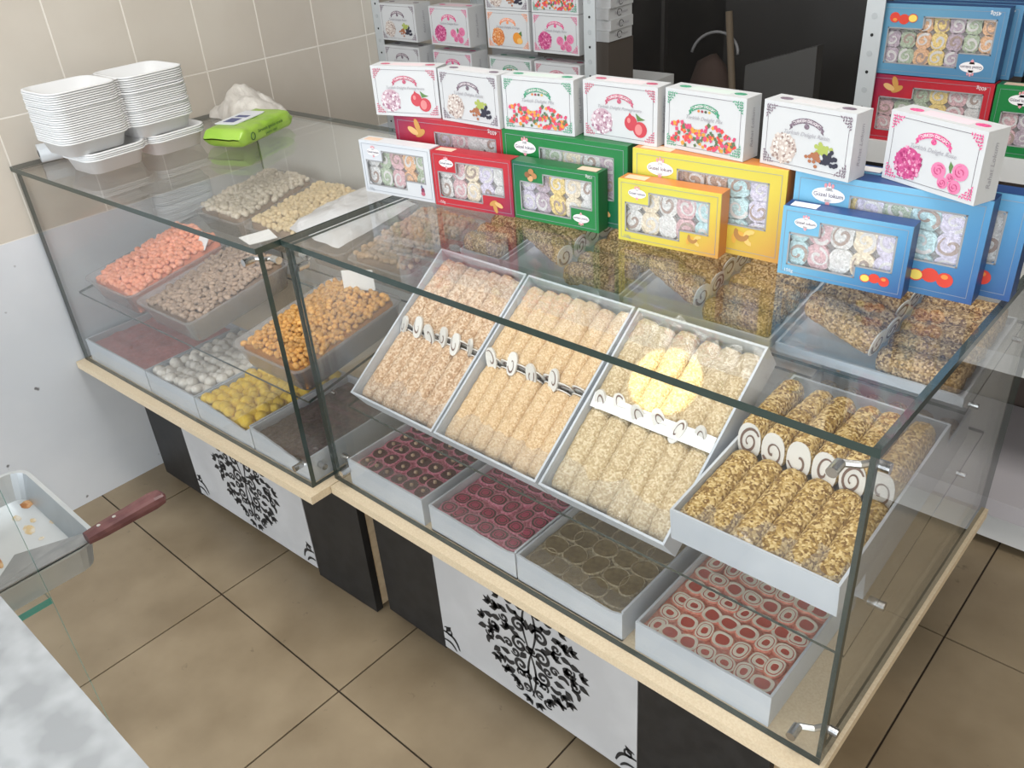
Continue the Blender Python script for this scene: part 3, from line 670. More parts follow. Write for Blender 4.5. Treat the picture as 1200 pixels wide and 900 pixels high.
PNK = M('peach_sugar_shell', (0.80, 0.30, 0.17), 0.55, c2=(0.84, 0.36, 0.25), sc=40, rnd=0.12)
BRN = M('brown_almond', (0.34, 0.235, 0.17), 0.6, c2=(0.42, 0.30, 0.225), sc=120, rnd=0.22)
GLD = M('golden_roasted_corn', (0.60, 0.27, 0.045), 0.4, c2=(0.74, 0.40, 0.11), sc=110, rnd=0.25)
WHN = M('white_sugared_nut', (0.62, 0.53, 0.42), 0.7, c2=(0.74, 0.66, 0.55), sc=90, rnd=0.12)
BEI = M('beige_chickpea', (0.66, 0.50, 0.28), 0.6, c2=(0.72, 0.57, 0.36), sc=90, rnd=0.15)
BR2 = M('tan_spiced_nut', (0.50, 0.34, 0.21), 0.6, c2=(0.40, 0.26, 0.16), sc=120, rnd=0.2)
YEL = M('yellow_coconut_ball', (0.74, 0.47, 0.025), 0.75, c2=(0.80, 0.56, 0.06), sc=200, bump=(420, 0.6), rnd=0.06)
WHB = M('white_coconut_ball', (0.74, 0.69, 0.62), 0.8, c2=(0.82, 0.78, 0.72), sc=200, bump=(420, 0.6), rnd=0.06)
RED = M('red_flaky_sweet', (0.46, 0.085, 0.075), 0.6, c2=(0.60, 0.17, 0.15), sc=150, bump=(300, 0.5))
DBR = M('dark_brown_shreds', (0.055, 0.032, 0.028), 0.6, c2=(0.12, 0.075, 0.065), sc=160, bump=(260, 0.8))
PLS = M('peach_heap_core', (0.66, 0.22, 0.13), 0.7); BRS = M('brown_heap_core', (0.24, 0.16, 0.11), 0.7); GLS = M('golden_heap_core', (0.44, 0.18, 0.03), 0.7)
def tub(label, MT, w, l, h):
    t = thing('plastic_tub', label, 'tub', MT)
    part('tub_body', tub_mesh(w, l, h), TUBM, t, smooth=True)
    return t
HT = 0.0565
ZS = Z1 + 0.0065
def S1s(u, v): return S1(u, v, ZS + (v - 0.042) * math.tan(TL1))
tb = S1s(0.090, 0.040); tub('frosted plastic tub heaped with peach coloured sugared nuts', tb, 0.225, 0.295, HT)
heap('p', tb, 0.225, 0.295, HT - 0.002, 0.008, nutset(PNK, .0080, .0072, .0070, .10), 'peach coloured sugared nut in the left front tub', 'nut', 'peach sugared nuts in the left front tub', 0.0122, 'sugared_nut', PLS, 2, prof=lambda u, v: 0.020 * v + 0.008 * math.sin(3.1 * u) - 0.030 * max(0, 0.25 - v))
tb = S1s(0.335, 0.040); tub('frosted plastic tub heaped with brown almonds', tb, 0.230, 0.295, HT)
heap('b', tb, 0.230, 0.295, HT - 0.006, 0.006, nutset(BRN, .0088, .0066, .0056, .12), 'brown almond in the middle front tub', 'nut', 'brown almonds in the middle front tub', 0.0122, 'almond', BRS, 3, prof=lambda u, v: 0.016 * v + 0.006 * math.sin(3.1 * u))
tb = S1s(0.712, 0.042); gt = tub('frosted plastic tub heaped with golden roasted corn', tb, 0.230, 0.295, HT)
heap('g', tb, 0.230, 0.295, HT - 0.004, 0.006, nutset(GLD, .0070, .0062, .0056, .22, freq=2.2), 'golden roasted corn kernel in the right front tub', 'nut', 'golden roasted corn in the right front tub', 0.0112, 'roasted_corn', GLS, 4, prof=lambda u, v: 0.012 * v + 0.010 * math.sin(3.1 * u))
tag(obj('price_card', MB().box(0, 0.072, 0, 0.0012, 0, 0.045).mesh('price_card', WHITE), None, S1s(0.800, 0.285) @ T(0, 0, HT + 0.016, R(26), R(-14))), 'blank white card standing in the golden corn', 'card')
tag(obj('price_card', MB().box(0, 0.055, 0, 0.0012, 0, 0.035).mesh('price_card', WHITE), None, S1s(0.245, 0.275) @ T(0, 0, HT + 0.012, R(-14), R(-40))), 'blank white card leaning in the peach sugared nuts', 'card')
UZ = Z1 + 0.0895
def S1u(u, v): return S1(u, v, UZ + (v - 0.346) * math.tan(TL1))
for k, (u, w, lb, nl, mat, sx, pit, nm, gl, core) in enumerate((
        (0.110, 0.215, 'frosted tub of white sugared nuts at the back left', 'white sugared nut in the back left tub', WHN, (.0090, .0078, .0072), 0.0132, 'white_nut', 'white sugared nuts in the back tub', BRS),
        (0.335, 0.210, 'frosted tub of beige chickpeas partly under a white bag', 'beige roasted chickpea in the back tub beside the white bag', BEI, (.0078, .0074, .0072), 0.0125, 'chickpea', 'beige chickpeas in the back tub', BRS),
        (0.722, 0.205, 'frosted tub of tan spiced nuts at the back right', 'tan spiced nut in the back right tub', BR2, (.0080, .0068, .0064), 0.0122, 'spiced_nut', 'tan spiced nuts in the back right tub', BRS))):
    tb = S1u(u, 0.350); tub(lb, tb, w, 0.272, 0.052)
    heap('k', tb, w, 0.272, 0.052, 0.008, nutset(mat, *sx, .14), nl, 'nut', gl, pit, nm, core, 5 + k, prof=lambda uu, vv: 0.010 + 0.010 * math.sin(3.1 * uu) * math.sin(3.1 * vv))
def bag_mesh(w, l, h, seed, n=26, m=26, mat=None):
    vs = lambda u, v: (u * w + 0.012 * mnoise.noise(Vector((u * 4, v * 4, seed))), v * l + 0.012 * mnoise.noise(Vector((v * 4, u * 4, seed + 4))),
                       h * (max(0.0, math.sin(math.pi * u)) ** 0.45) * (max(0.0, math.sin(math.pi * v)) ** 0.45) * (0.75 + 0.5 * mnoise.noise(Vector((u * 3.3 + seed, v * 3.3, 1)))) + 0.010 * abs(mnoise.noise(Vector((u * 11, v * 11 + seed, 2)))) * (1 if 0 < u < 1 and 0 < v < 1 else 0))
    mb = MB().grid(n, m, vs); mb.add([(0.01, 0.01, 0), (w - 0.01, 0.01, 0), (w - 0.01, l - 0.01, 0), (0.01, l - 0.01, 0)], [(3, 2, 1, 0)])
    return mb.mesh('plastic_bag', mat or BAGM, True)
WBAG = M('white_plastic_bag', (0.74, 0.73, 0.75), 0.35, bump=(55, 0.7, 0.004))
tag(obj('plastic_bag', bag_mesh(0.20, 0.235, 0.045, 5, mat=WBAG), None, S1u(0.500, 0.375) @ T(0, 0, 0.070, R(-4))), 'crumpled white plastic bag lying on the chickpea tub inside the left case', 'bag')
film_sheet('clear plastic sheet lying on the tan spiced nuts', S1u(0.80, 0.352) @ T(0, 0, 0.082, R(4), R(0)), 0.125, 0.09, 0.006, 21, name='plastic_sheet')
# a prop tub under the bag so that it rests on something
tb = S1u(0.555, 0.350); tub('empty frosted tub under the white bag', tb, 0.155, 0.272, 0.052)
# low trays at the bottom of the left case
def S0(u, v): x, y = P1(u, v); return T(x, y, ZB + 0.0005, YAW)
def low(u, w, label, front=None, l=0.27):
    M4 = S0(u, 0.012); tray(label, M4, w, l, HB, front); return M4
m = low(0.028, 0.295, 'low grey tray of red flaky sweets by the left wall')
tag(obj('red_flakes', MB().grid(40, 40, lambda u, v: (0.006 + u * 0.283, 0.006 + v * 0.258, 0.044 + 0.006 * mnoise.noise(Vector((u * 9, v * 9, 1))) + 0.003 * mnoise.noise(Vector((u * 40, v * 40, 1))))).mesh('red_flakes', RED, True), None, m), 'red flaky sweets filling the low tray by the wall', 'sweets', None, 'stuff')
film_sheet('clear film stretched over the red flaky sweets', m @ T(0.004, 0.004, 0.058), 0.287, 0.262, 0.0025, 30, n=30, mat=FILM2)
m = low(0.3275, 0.208, 'low grey tray of white coconut balls')
heap('wb', m, 0.208, 0.27, 0.050, 0.004, nutset(WHB, .0142, .0138, .0135, .12, 3, sub=3, freq=4.0), 'white coconut ball in low tray of left case', 'sweet', 'white coconut balls in the low tray', 0.0228, 'coconut_ball', WHB, 8, inset=0.012, jit=0.28, zj=0.008)
m = low(0.5395, 0.208, 'low grey tray of yellow coconut balls', wavy(0.208, HB, 0.018))
heap('yb', m, 0.208, 0.27, 0.050, 0.005, nutset(YEL, .0142, .0138, .0135, .12, 3, sub=3, freq=4.0), 'yellow coconut ball in low tray of left case', 'sweet', 'yellow coconut balls in the low tray', 0.0228, 'coconut_ball', YEL, 9, inset=0.012, jit=0.28, zj=0.008)
m = low(0.7515, 0.196, 'low grey tray of dark brown shreds at the left case corner', wavy(0.196, HB, 0.024))
tag(obj('brown_shreds', MB().grid(50, 50, lambda u, v: (0.005 + u * 0.186, 0.005 + v * 0.26, 0.040 + 0.006 * mnoise.noise(Vector((u * 8, v * 8, 4))) + 0.0035 * abs(mnoise.noise(Vector((u * 50, v * 20, 1)))))).mesh('brown_shreds', DBR, True), None, m), 'dark brown shredded sweets filling the low tray', 'sweets', None, 'stuff')
film_sheet('crinkled clear film over the dark brown shreds', m @ T(0.004, 0.004, 0.051), 0.188, 0.262, 0.004, 33, n=24, mat=FILM2)

# ------------------------------------------------------------------ gift boxes with a notched window
def G(name, *c): return grad(name, *c)
STY = {
    'white': (G('print_white', (0.58, 0.605, 0.65), (0.60, 0.62, 0.65), (0.57, 0.585, 0.63)), M('box_white_side', (0.60, 0.62, 0.65), 0.4)),
    'red': (G('print_red', (0.46, 0.022, 0.035), (0.44, 0.020, 0.034), (0.20, 0.018, 0.07)), M('box_red_side', (0.38, 0.022, 0.035), 0.4)),
    'green': (G('print_green', (0.010, 0.185, 0.045), (0.010, 0.17, 0.045), (0.010, 0.10, 0.065)), M('box_green_side', (0.012, 0.115, 0.035), 0.4)),
    'yellow': (G('print_yellow', (0.58, 0.53, 0.075), (0.60, 0.47, 0.06), (0.55, 0.25, 0.06)), M('box_orange_side', (0.54, 0.20, 0.05), 0.4)),
    'blue': (G('print_blue', (0.15, 0.39, 0.58), (0.065, 0.24, 0.45), (0.018, 0.06, 0.22)), M('box_blue_side', (0.018, 0.055, 0.18), 0.4)),
    'skyblue': (G('print_skyblue', (0.08, 0.22, 0.38), (0.11, 0.28, 0.42), (0.09, 0.24, 0.37)), M('box_navy_side', (0.02, 0.07, 0.20), 0.4)),
}
OVAL = M('logo_white', (0.82, 0.80, 0.82), 0.5); OVT = M('logo_text', (0.10, 0.08, 0.12), 0.5); CREST = M('logo_crest_pink', (0.70, 0.30, 0.34), 0.5)
PRW = M('print_white_text', (0.8, 0.78, 0.78), 0.5); LINE = M('print_thin_grey_line', (0.25, 0.28, 0.33), 0.5)
WIN = clear_mat('window_film', (0.98, 0.985, 0.99), 0.06, 0.08, 0.04, bump=(90, 0.4))
RIM = M('window_rim_grey', (0.30, 0.30, 0.31), 0.5)
INNER = M('box_inner_tray', (0.30, 0.27, 0.26), 0.6)
SWC = {k: M('sweet_' + k, c, 0.6, c2=tuple(min(1, q * 1.35 + 0.06) for q in c), sc=260) for k, c in dict(white=(0.62, 0.60, 0.58), pink=(0.58, 0.34, 0.36), orange=(0.66, 0.36, 0.18), green=(0.34, 0.40, 0.27), yellow=(0.70, 0.50, 0.14), mauve=(0.40, 0.30, 0.36), aqua=(0.40, 0.58, 0.60), brown=(0.36, 0.22, 0.15), cream=(0.70, 0.58, 0.42), lilac=(0.56, 0.50, 0.62)).items()}
SWW = M('sweet_light_line', (0.74, 0.70, 0.68), 0.5); SWD = M('sweet_dark_core', (0.40, 0.28, 0.23), 0.5)
SWM = {}
def sweet_mesh(col, rx, rz, q):
    k = (col, round(rx, 4), round(rz, 4), q)
    if k not in SWM: SWM[k] = swirl_mesh(rx, rz, len(col) * 5 + q, 1.1, 0.0040, y=-0.005, name='sweet', mats=[SWC[col], SWW if q % 2 else SWD])
    return SWM[k]
TXT = {}
def lettering(s, size, mat, parent, x, z, shear=0.0, arc=None, name='lettering', rot=0.0, y=-0.0009, align='CENTER', fat=0.0):
    k = (s, size, mat.name, shear, arc, align)
    if k not in TXT: TXT[k] = text_mesh(s, size, mat, shear, arc, align, fat)
    return obj(name, TXT[k], parent, Matrix.Translation((x, y, z)) @ Matrix.Rotation(rot, 4, 'Y'))
def gift_box(label, style, W_, H_, D_, M4, cols, fruit, weight, group, rows=2, flip=False):
    if flip: M4 = M4 @ Matrix.Translation((W_, 0, H_)) @ Matrix.Rotation(math.pi, 4, 'Y')
    t = thing('gift_box', label, 'box', M4, group); fm, sm = STY[style]
    wx = [0.075, 0.315, 0.62, 0.895]; wz = [0.165, 0.335, 0.63, 0.835]
    X = [q * W_ for q in wx]; Z = [q * H_ for q in wz]; d = 0.0025
    mb = MB()
    # front plate as strips round the notched window
    for a, b, c_, e in ((0, X[0], 0, H_), (X[3], W_, 0, H_), (X[0], X[3], 0, Z[0]), (X[0], X[3], Z[3], H_), (X[0], X[1], Z[2], Z[3]), (X[2], X[3], Z[0], Z[1])):
        mb.box(a, b, 0, d, c_, e, 0)
    cr = 0.008   # rounded window corners
    for cx, cz, sx, sz in ((X[0], Z[0], 1, 1), (X[0], Z[2], 1, -1), (X[1], Z[3], 1, -1), (X[3], Z[3], -1, -1), (X[3], Z[1], -1, 1), (X[2], Z[0], -1, 1)):
        q = [(cx, cz)] + [(cx + sx * cr * (1 - math.sin(a)), cz + sz * cr * (1 - math.cos(a))) for a in [i * math.pi / 8 for i in range(5)]]
        mb.prism(q if sx * sz < 0 else q[::-1], 0.0001, d, 'y', 0)
    part('carton_front', mb, fm, t)
    mb = MB(); e = 0.0015
    mb.box(0, e, d, D_, 0, H_).box(W_ - e, W_, d, D_, 0, H_).box(e, W_ - e, d, D_, 0, e).box(e, W_ - e, d, D_, H_ - e, H_).box(e, W_ - e, D_ - e, D_, e, H_ - e)
    part('carton_body', mb, sm, t)
    part('inner_tray', MB().box(e, W_ - e, d + 0.012, d + 0.014, e, H_ - e), INNER, t)
    hexp = [(X[0], Z[0]), (X[2], Z[0]), (X[2], Z[1]), (X[3], Z[1]), (X[3], Z[3]), (X[1], Z[3]), (X[1], Z[2]), (X[0], Z[2])]
    part('window_film', MB().prism(hexp, d - 0.0012, d - 0.0008, 'y'), WIN, t)
    rim = MB()
    for i in range(8):
        (xa, za), (xb, zb) = hexp[i], hexp[(i + 1) % 8]; k = 0.0012
        rim.box(min(xa, xb) - k, max(xa, xb) + k, -0.0003, 0.0002, min(za, zb) - k, max(za, zb) + k)
    part('window_rim', rim, RIM, t)
    nc = len(cols); cw = (X[3] - X[0] + 0.01) / nc; rh = (Z[3] - Z[0] + 0.006) / rows
    for i, c_ in enumerate(cols):
        cx = X[0] - 0.005 + cw * (i + 0.5)
        for j in range(rows):
            cz = Z[0] - 0.003 + rh * (j + 0.5)
            if cx < X[1] - cw * 0.3 and cz - rh / 2 > Z[2]: continue
            if cx > X[2] + cw * 0.3 and cz + rh / 2 < Z[1]: continue
            obj('sweet', sweet_mesh(c_, cw * 0.56, rh * 0.55, (0, 1, 3)[(i + j) % 3]), t, T(cx, 0.0125, cz, 0, 0, R(rng.uniform(-25, 25))))
    # thin printed border
    b = MB(); k = 0.0006; mg = 0.005 * W_ / 0.17
    b.box(mg, W_ - mg, -0.0004, -0.0001, H_ - mg - k, H_ - mg).box(mg, W_ - mg, -0.0004, -0.0001, mg, mg + k).box(mg, mg + k, -0.0004, -0.0001, mg, H_ - mg).box(W_ - mg - k, W_ - mg, -0.0004, -0.0001, mg, H_ - mg)
    part('printed_border', b, LINE, t)
    s_ = W_ / 0.173
    lx, lz = 0.195 * W_, (0.80 if W_ < 0.2 else 0.81) * H_
    lo = MB().ell(lx, lz, 0.0158 * s_, 0.0072 * s_, -0.0005, 0, 24).prism([(lx - 0.004 * s_, lz + 0.004 * s_), (lx + 0.004 * s_, lz + 0.004 * s_), (lx, lz + 0.0115 * s_)], -0.0005, -0.0003, 'y').prism([(lx - 0.004 * s_, lz - 0.004 * s_), (lx, lz - 0.011 * s_), (lx + 0.004 * s_, lz - 0.004 * s_)], -0.0005, -0.0003, 'y')
    for a in (-35, 0, 35): lo.ell(lx + 0.006 * s_ * math.sin(R(a)), lz + (0.0040 + 0.0062 * math.cos(R(a))) * s_, 0.0014 * s_, 0.0022 * s_, -0.0007, 1, 10)
    lo.ell(lx, lz - 0.0082 * s_, 0.0022 * s_, 0.0018 * s_, -0.0007, 1, 10)
    lg = part('logo', lo, [OVAL, CREST], t)
    lettering('Güzel lokum', 0.0056 * s_, OVT, lg, lx, lz, fat=0.00008)
    lettering(weight, 0.0070 * s_, PRW if style in ('red', 'green', 'blue', 'skyblue') else LINE, t, 0.055 * W_, 0.075 * H_, align='LEFT', name='weight_lettering')
    f = MB(); fx, fz = 0.755 * W_, 0.20 * H_; q = s_
    fm_ = {'apple': [M('fruit_red', (0.62, 0.05, 0.03), 0.4), M('fruit_yellow', (0.78, 0.60, 0.12), 0.4), M('fruit_orange', (0.72, 0.25, 0.05), 0.4)],
           'almond': [M('almond_print', (0.52, 0.27, 0.07), 0.4), M('almond_light', (0.66, 0.40, 0.16), 0.4), M('almond_dark', (0.30, 0.14, 0.05), 0.4)],
           'hazel': [M('hazel_print', (0.42, 0.20, 0.08), 0.4), M('hazel_light', (0.60, 0.34, 0.16), 0.4), M('hazel_dark', (0.24, 0.10, 0.04), 0.4)],
           'cashew': [M('cashew_print', (0.66, 0.36, 0.06), 0.4), M('cashew_light', (0.78, 0.50, 0.16), 0.4), M('cashew_dark', (0.40, 0.20, 0.06), 0.4)],
           'berry': [M('berry_print', (0.22, 0.05, 0.10), 0.4), M('berry_light', (0.45, 0.12, 0.18), 0.4), M('berry_leaf', (0.10, 0.12, 0.22), 0.4)]}[fruit]
    if fruit == 'apple':
        f.ell(fx + 0.004 * q, fz + 0.001 * q, 0.0075 * q, 0.0068 * q, -0.0005, 0).ell(fx + 0.017 * q, fz - 0.001 * q, 0.0072 * q, 0.0070 * q, -0.0006, 0).ell(fx + 0.0165 * q, fz + 0.002 * q, 0.0030 * q, 0.0022 * q, -0.0007, 2).ell(fx - 0.008 * q, fz - 0.001 * q, 0.0068 * q, 0.0058 * q, -0.0008, 0).ell(fx - 0.008 * q, fz - 0.0008 * q, 0.0058 * q, 0.0048 * q, -0.0009, 1)
    elif fruit == 'almond':
        for (dx, dz, a, mi) in ((0, 0, 0.5, 0), (0.012, -0.002, -0.4, 1), (0.004, -0.009, 1.9, 0)):
            f.flat([(fx + (dx + 0.009 * math.cos(b_) * math.cos(a) - 0.0042 * math.sin(b_) * math.sin(a)) * q, fz + (dz + 0.009 * math.cos(b_) * math.sin(a) + 0.0042 * math.sin(b_) * math.cos(a)) * q) for b_ in [i * math.pi / 7 for i in range(14)]], -0.0005 - 0.0001 * (mi + dx * 10), mi)
    elif fruit == 'hazel':
        for i, (dx, dz) in enumerate(((-0.006, 0.001), (0.002, 0.006), (0.008, 0), (0, -0.006))): f.ell(fx + dx * q, fz + dz * q, 0.0056 * q, 0.0050 * q, -0.0009 - i * 0.0001, i % 3)
    elif fruit == 'cashew':
        for i, (dx, dz, a) in enumerate(((-0.002, -0.002, 0.3), (0.011, 0.002, 1.2), (0.0, 0.006, 2.6))):
            pts = [(fx + dx * q + 0.0065 * q * math.cos(a + t_), fz + dz * q + 0.0065 * q * math.sin(a + t_)) for t_ in [k_ * 0.35 for k_ in range(11)]]
            n_ = len(pts); vs = []
            for k_ in range(n_):
                hw = 0.0030 * q * (0.4 + 0.6 * math.sin(math.pi * (0.1 + 0.8 * k_ / (n_ - 1)))); c0 = (fx + dx * q, fz + dz * q); ux, uz = pts[k_][0] - c0[0], pts[k_][1] - c0[1]; l_ = math.hypot(ux, uz)
                vs += [(pts[k_][0] + ux / l_ * hw, -0.0006 - i * 0.0001, pts[k_][1] + uz / l_ * hw), (pts[k_][0] - ux / l_ * hw, -0.0006 - i * 0.0001, pts[k_][1] - uz / l_ * hw)]
            f.add(vs, [(2 * k_, 2 * k_ + 2, 2 * k_ + 3, 2 * k_ + 1) for k_ in range(n_ - 1)], i % 3)
    else:
        f.ell(fx + 0.016 * q, fz, 0.0042 * q, 0.006 * q, -0.0005, 0).ell(fx + 0.016 * q, fz - 0.006 * q, 0.005 * q, 0.004 * q, -0.0006, 1).ell(fx + 0.014 * q, fz + 0.007 * q, 0.002 * q, 0.0035 * q, -0.0007, 2)
    part('fruit_picture', f, fm_, t)
    # top flap label
    part('top_label', MB().box(0.04 * W_, 0.25 * W_, 0.006, D_ - 0.006, *((H_, H_ + 0.0003) if not flip else (-0.0003, 0))), PRW if style in ('blue', 'skyblue') else M('label_peach', (0.68, 0.50, 0.38), 0.5), t)
    return t
SG = 'gift boxes with a clear window on the glass top'
SD, SH, SW = 0.029, 0.100, 0.1725
sm_spec = [('white', (0.897, 0.296), 7.5, ['white', 'green', 'pink', 'orange', 'green'], 'berry', '150g', 'small white gift box with clear window, leftmost in the front row'),
           ('red', (1.0735, 0.3155), 8.2, ['white', 'pink', 'cream', 'lilac', 'white'], 'almond', '150g', 'small red gift box with almonds printed below its window'),
           ('green', (1.2415, 0.343), 5.3, ['white', 'cream', 'yellow', 'mauve', 'lilac'], 'hazel', '150g', 'small green gift box standing upside down, nuts printed at its top left'),
           ('yellow', (1.4535, 0.358), 4.7, ['white', 'cream', 'white', 'pink', 'aqua'], 'cashew', '150g', 'small yellow gift box with cashews printed below its window'),
           ('blue', (1.7195, 0.376), 3.3, ['aqua', 'pink', 'white', 'cream', 'lilac'], 'apple', '150g', 'small blue gift box with apples printed, rightmost in the front row')]
for st, (x, y), an, cols, fr, wt_, lb in sm_spec: gift_box(lb, st, SW, SH, SD, T(x, y, ZT + 0.0002, R(an)), cols, fr, wt_, SG, flip=st == 'green')
LW, LH, LD = 0.2525, 0.139, 0.032
lg_spec = [('red', (0.944, 0.350), 7.0, ['white', 'white', 'pink', 'mauve', 'brown', 'mauve'], 'almond', '400g', 'large red gift box standing upside down behind the small white and red boxes'),
           ('green', (1.194, 0.377), 3.6, ['brown', 'white', 'green', 'cream', 'white', 'mauve'], 'almond', '400g', 'large green gift box behind the small green box'),
           ('yellow', (1.4565, 0.392), 2.6, ['brown', 'pink', 'brown', 'brown', 'aqua', 'lilac'], 'cashew', '400g', 'large yellow gift box behind the small yellow box'),
           ('blue', (1.717, 0.409), 1.6, ['mauve', 'yellow', 'lilac', 'green', 'aqua', 'lilac'], 'apple', '400g', 'large blue gift box behind the small blue box'),
           ('blue', (1.752, 0.447), 1.0, ['mauve', 'yellow', 'lilac', 'green', 'aqua', 'white'], 'apple', '400g', 'large blue gift box farthest back at the right end of the glass')]
for st, (x, y), an, cols, fr, wt_, lb in lg_spec: gift_box(lb, st, LW, LH, LD, T(x, y, ZT + 0.0002, R(an)), cols, fr, wt_, SG, rows=3, flip=st == 'red')

# ------------------------------------------------------------------ white cartons of turkish delight
KIND = {'pomegranate': ((0.34, 0.06, 0.11), 'Turkish Delight Pomegranate'), 'raisin': ((0.12, 0.085, 0.115), 'Turkish Delight Raisin'), 'mix': ((0.03, 0.20, 0.11), 'Turkish Delight Mix'),
        'rose': ((0.48, 0.05, 0.17), 'Turkish Delight Rose'), 'orange': ((0.62, 0.20, 0.08), 'Turkish Delight Orange')}
CW = M('white_carton_print', (0.56, 0.57, 0.585), 0.38, spec=0.5)
SCR = M('script_grey', (0.34, 0.33, 0.37), 0.5); BTX = M('banner_text', (0.78, 0.72, 0.74), 0.5)
def carton_box(kind, label, M4, group, W_=0.140, H_=0.0885, D_=0.037, back=False, cat='box'):
    t = thing('turkish_delight_box', label, cat, M4, group)
    part('carton', MB().box(0, W_, 0, D_, 0, H_), CW, t)
    c_, title = KIND[kind]; ink = M('ink_' + kind, c_, 0.5, c2=tuple(min(1, q * 1.6 + 0.05) for q in c_), sc=420); lt = M('ink_light_' + kind, tuple(min(1, 0.55 + 0.45 * q) for q in c_), 0.5)
    b = MB(); k = 0.0006; mx, mz = 0.0075, 0.006
    b.box(mx, W_ - mx, -0.0003, -0.0001, H_ - mz - k, H_ - mz).box(mx, W_ - mx, -0.0003, -0.0001, mz, mz + k).box(mx, mx + k, -0.0003, -0.0001, mz, H_ - mz).box(W_ - mx - k, W_ - mx, -0.0003, -0.0001, mz, H_ - mz)
    part('printed_border', b, M('border_dark_grey', (0.16, 0.14, 0.16), 0.5), t)
    rn = random.Random(len(kind))
    for sx, sz in ((1, 1), (-1, 1), (1, -1), (-1, -1)):   # filigree corners
        o = MB()
        ox, oz = (0.004 if sx > 0 else W_ - 0.004), (0.004 if sz > 0 else H_ - 0.004)
        for i in range(5):
            for j in range(5 - i):
                a = rn.uniform(0, 6.28); px, pz = ox + sx * (0.0022 + i * 0.0036), oz + sz * (0.0022 + j * 0.0036); l_ = 0.0026
                o.flat([(px + l_ * math.cos(a), pz + l_ * math.sin(a)), (px + 0.0013 * math.cos(a + 1.57), pz + 0.0013 * math.sin(a + 1.57)), (px - l_ * math.cos(a), pz - l_ * math.sin(a)), (px + 0.001 * math.cos(a - 1.57), pz + 0.001 * math.sin(a - 1.57))], -0.0005, 0)
                o.ell(px + 0.0012 * math.cos(a + 2.2), pz + 0.0012 * math.sin(a + 2.2), 0.0010, 0.0010, -0.0004, 1, 7)
        part('corner_ornament', o, [ink, lt], t)
    # arched banner
    bx, bz, ra = 0.5 * W_, 0.735 * H_, 0.040; a1 = 0.60; bn = MB(); n = 12; vs = []
    for i in range(n + 1):
        a = -a1 + 2 * a1 * i / n
        for r_ in (ra + 0.0034, ra - 0.0034): vs.append((bx + r_ * math.sin(a), -0.0005, bz - ra + r_ * math.cos(a) + 0.004))
    bn.add(vs, [(2 * i, 2 * i + 1, 2 * i + 3, 2 * i + 2) for i in range(n)])
    for sg in (1, -1):
        ex, ez = bx + sg * ra * math.sin(a1), bz - ra + ra * math.cos(a1) + 0.004
        bn.flat([(ex, ez + 0.002), (ex + sg * 0.0045, ez - 0.002), (ex + sg * 0.0028, ez - 0.0045), (ex + sg * 0.004, ez - 0.0085), (ex - sg * 0.001, ez - 0.005)], -0.0004)
    bo = part('banner', bn, ink, t)
    lettering('TURKISH DELIGHT', 0.0052, BTX, bo, bx, bz + 0.004, arc=ra, fat=0.0001)
    em = MB()
    if kind == 'mix':
        for i, mm in enumerate((0, 1, 2, 3)): em.ell(bx + (i - 1.5) * 0.0062, bz - 0.0035, 0.0024, 0.0020, -0.0005, mm, 9)
        part('emblem', em, [M('em_orange', (0.6, 0.2, 0.06), .5), M('em_maroon', (0.3, 0.04, 0.07), .5), M('em_dark', (0.08, 0.10, 0.06), .5), M('em_gold', (0.6, 0.4, 0.1), .5)], t)
    else:
        em.ell(bx, bz - 0.0035, 0.0042, 0.0036, -0.0005, 0, 12).flat([(bx - 0.003, bz - 0.001), (bx, bz + 0.0025), (bx + 0.0015, bz - 0.001)], -0.0006, 0)
        part('emblem', em, ink, t)
    lettering(title, 0.0080 if len(title) < 25 else 0.0070, SCR, t, bx, 0.575 * H_, shear=0.35, name='script_lettering')
    # pictures
    pic = MB(); cl = {'pomegranate': [(0.52, 0.36, 0.42), (0.66, 0.55, 0.60), (0.34, 0.16, 0.24), (0.74, 0.68, 0.72)], 'raisin': [(0.55, 0.46, 0.42), (0.66, 0.60, 0.56), (0.30, 0.22, 0.20), (0.72, 0.68, 0.64)],
                      'rose': [(0.52, 0.07, 0.22), (0.62, 0.16, 0.32), (0.36, 0.03, 0.14), (0.72, 0.34, 0.48)], 'orange': [(0.66, 0.22, 0.06), (0.74, 0.34, 0.12), (0.52, 0.14, 0.05), (0.78, 0.48, 0.28)],
                      'mix': [(0.70, 0.07, 0.06), (0.72, 0.30, 0.05), (0.10, 0.16, 0.08), (0.60, 0.07, 0.16)]}[kind]
    pm = [M('pic_%s_%d' % (kind, i), c2_, 0.45) for i, c2_ in enumerate(cl)]
    def cube(px, pz, l_, mi, y):
        a = rn.uniform(0, 6.28); pic.flat([(px + l_ * math.cos(a + q * 1.5708), pz + l_ * math.sin(a + q * 1.5708)) for q in range(4)], y, mi)
    if kind == 'mix':
        for i in range(150):
            px = rn.uniform(0.10, 0.90) * W_; t_ = (px / W_ - 0.1) / 0.8; hgt = 0.30 + 0.16 * abs(math.sin(t_ * 6.3 + 0.6)); pz = H_ * (0.10 + rn.random() * hgt * 0.88)
            cube(px, pz, rn.uniform(0.0028, 0.0042), rn.randrange(4), -0.0005 - i * 0.000004)
    else:
        cx, cz, rr = 0.265 * W_, 0.315 * H_, 0.0208
        pic.ell(cx, cz, rr * 0.97, rr * 0.97, -0.0004, 0, 22)
        for i in range(130):
            a, q = rn.uniform(0, 6.28), rr * math.sqrt(rn.random()); cube(cx + q * math.cos(a), cz + q * math.sin(a), rn.uniform(0.0015, 0.003), rn.randrange(4), -0.0005 - i * 0.000004)
    part('sweets_picture', pic, pm, t)
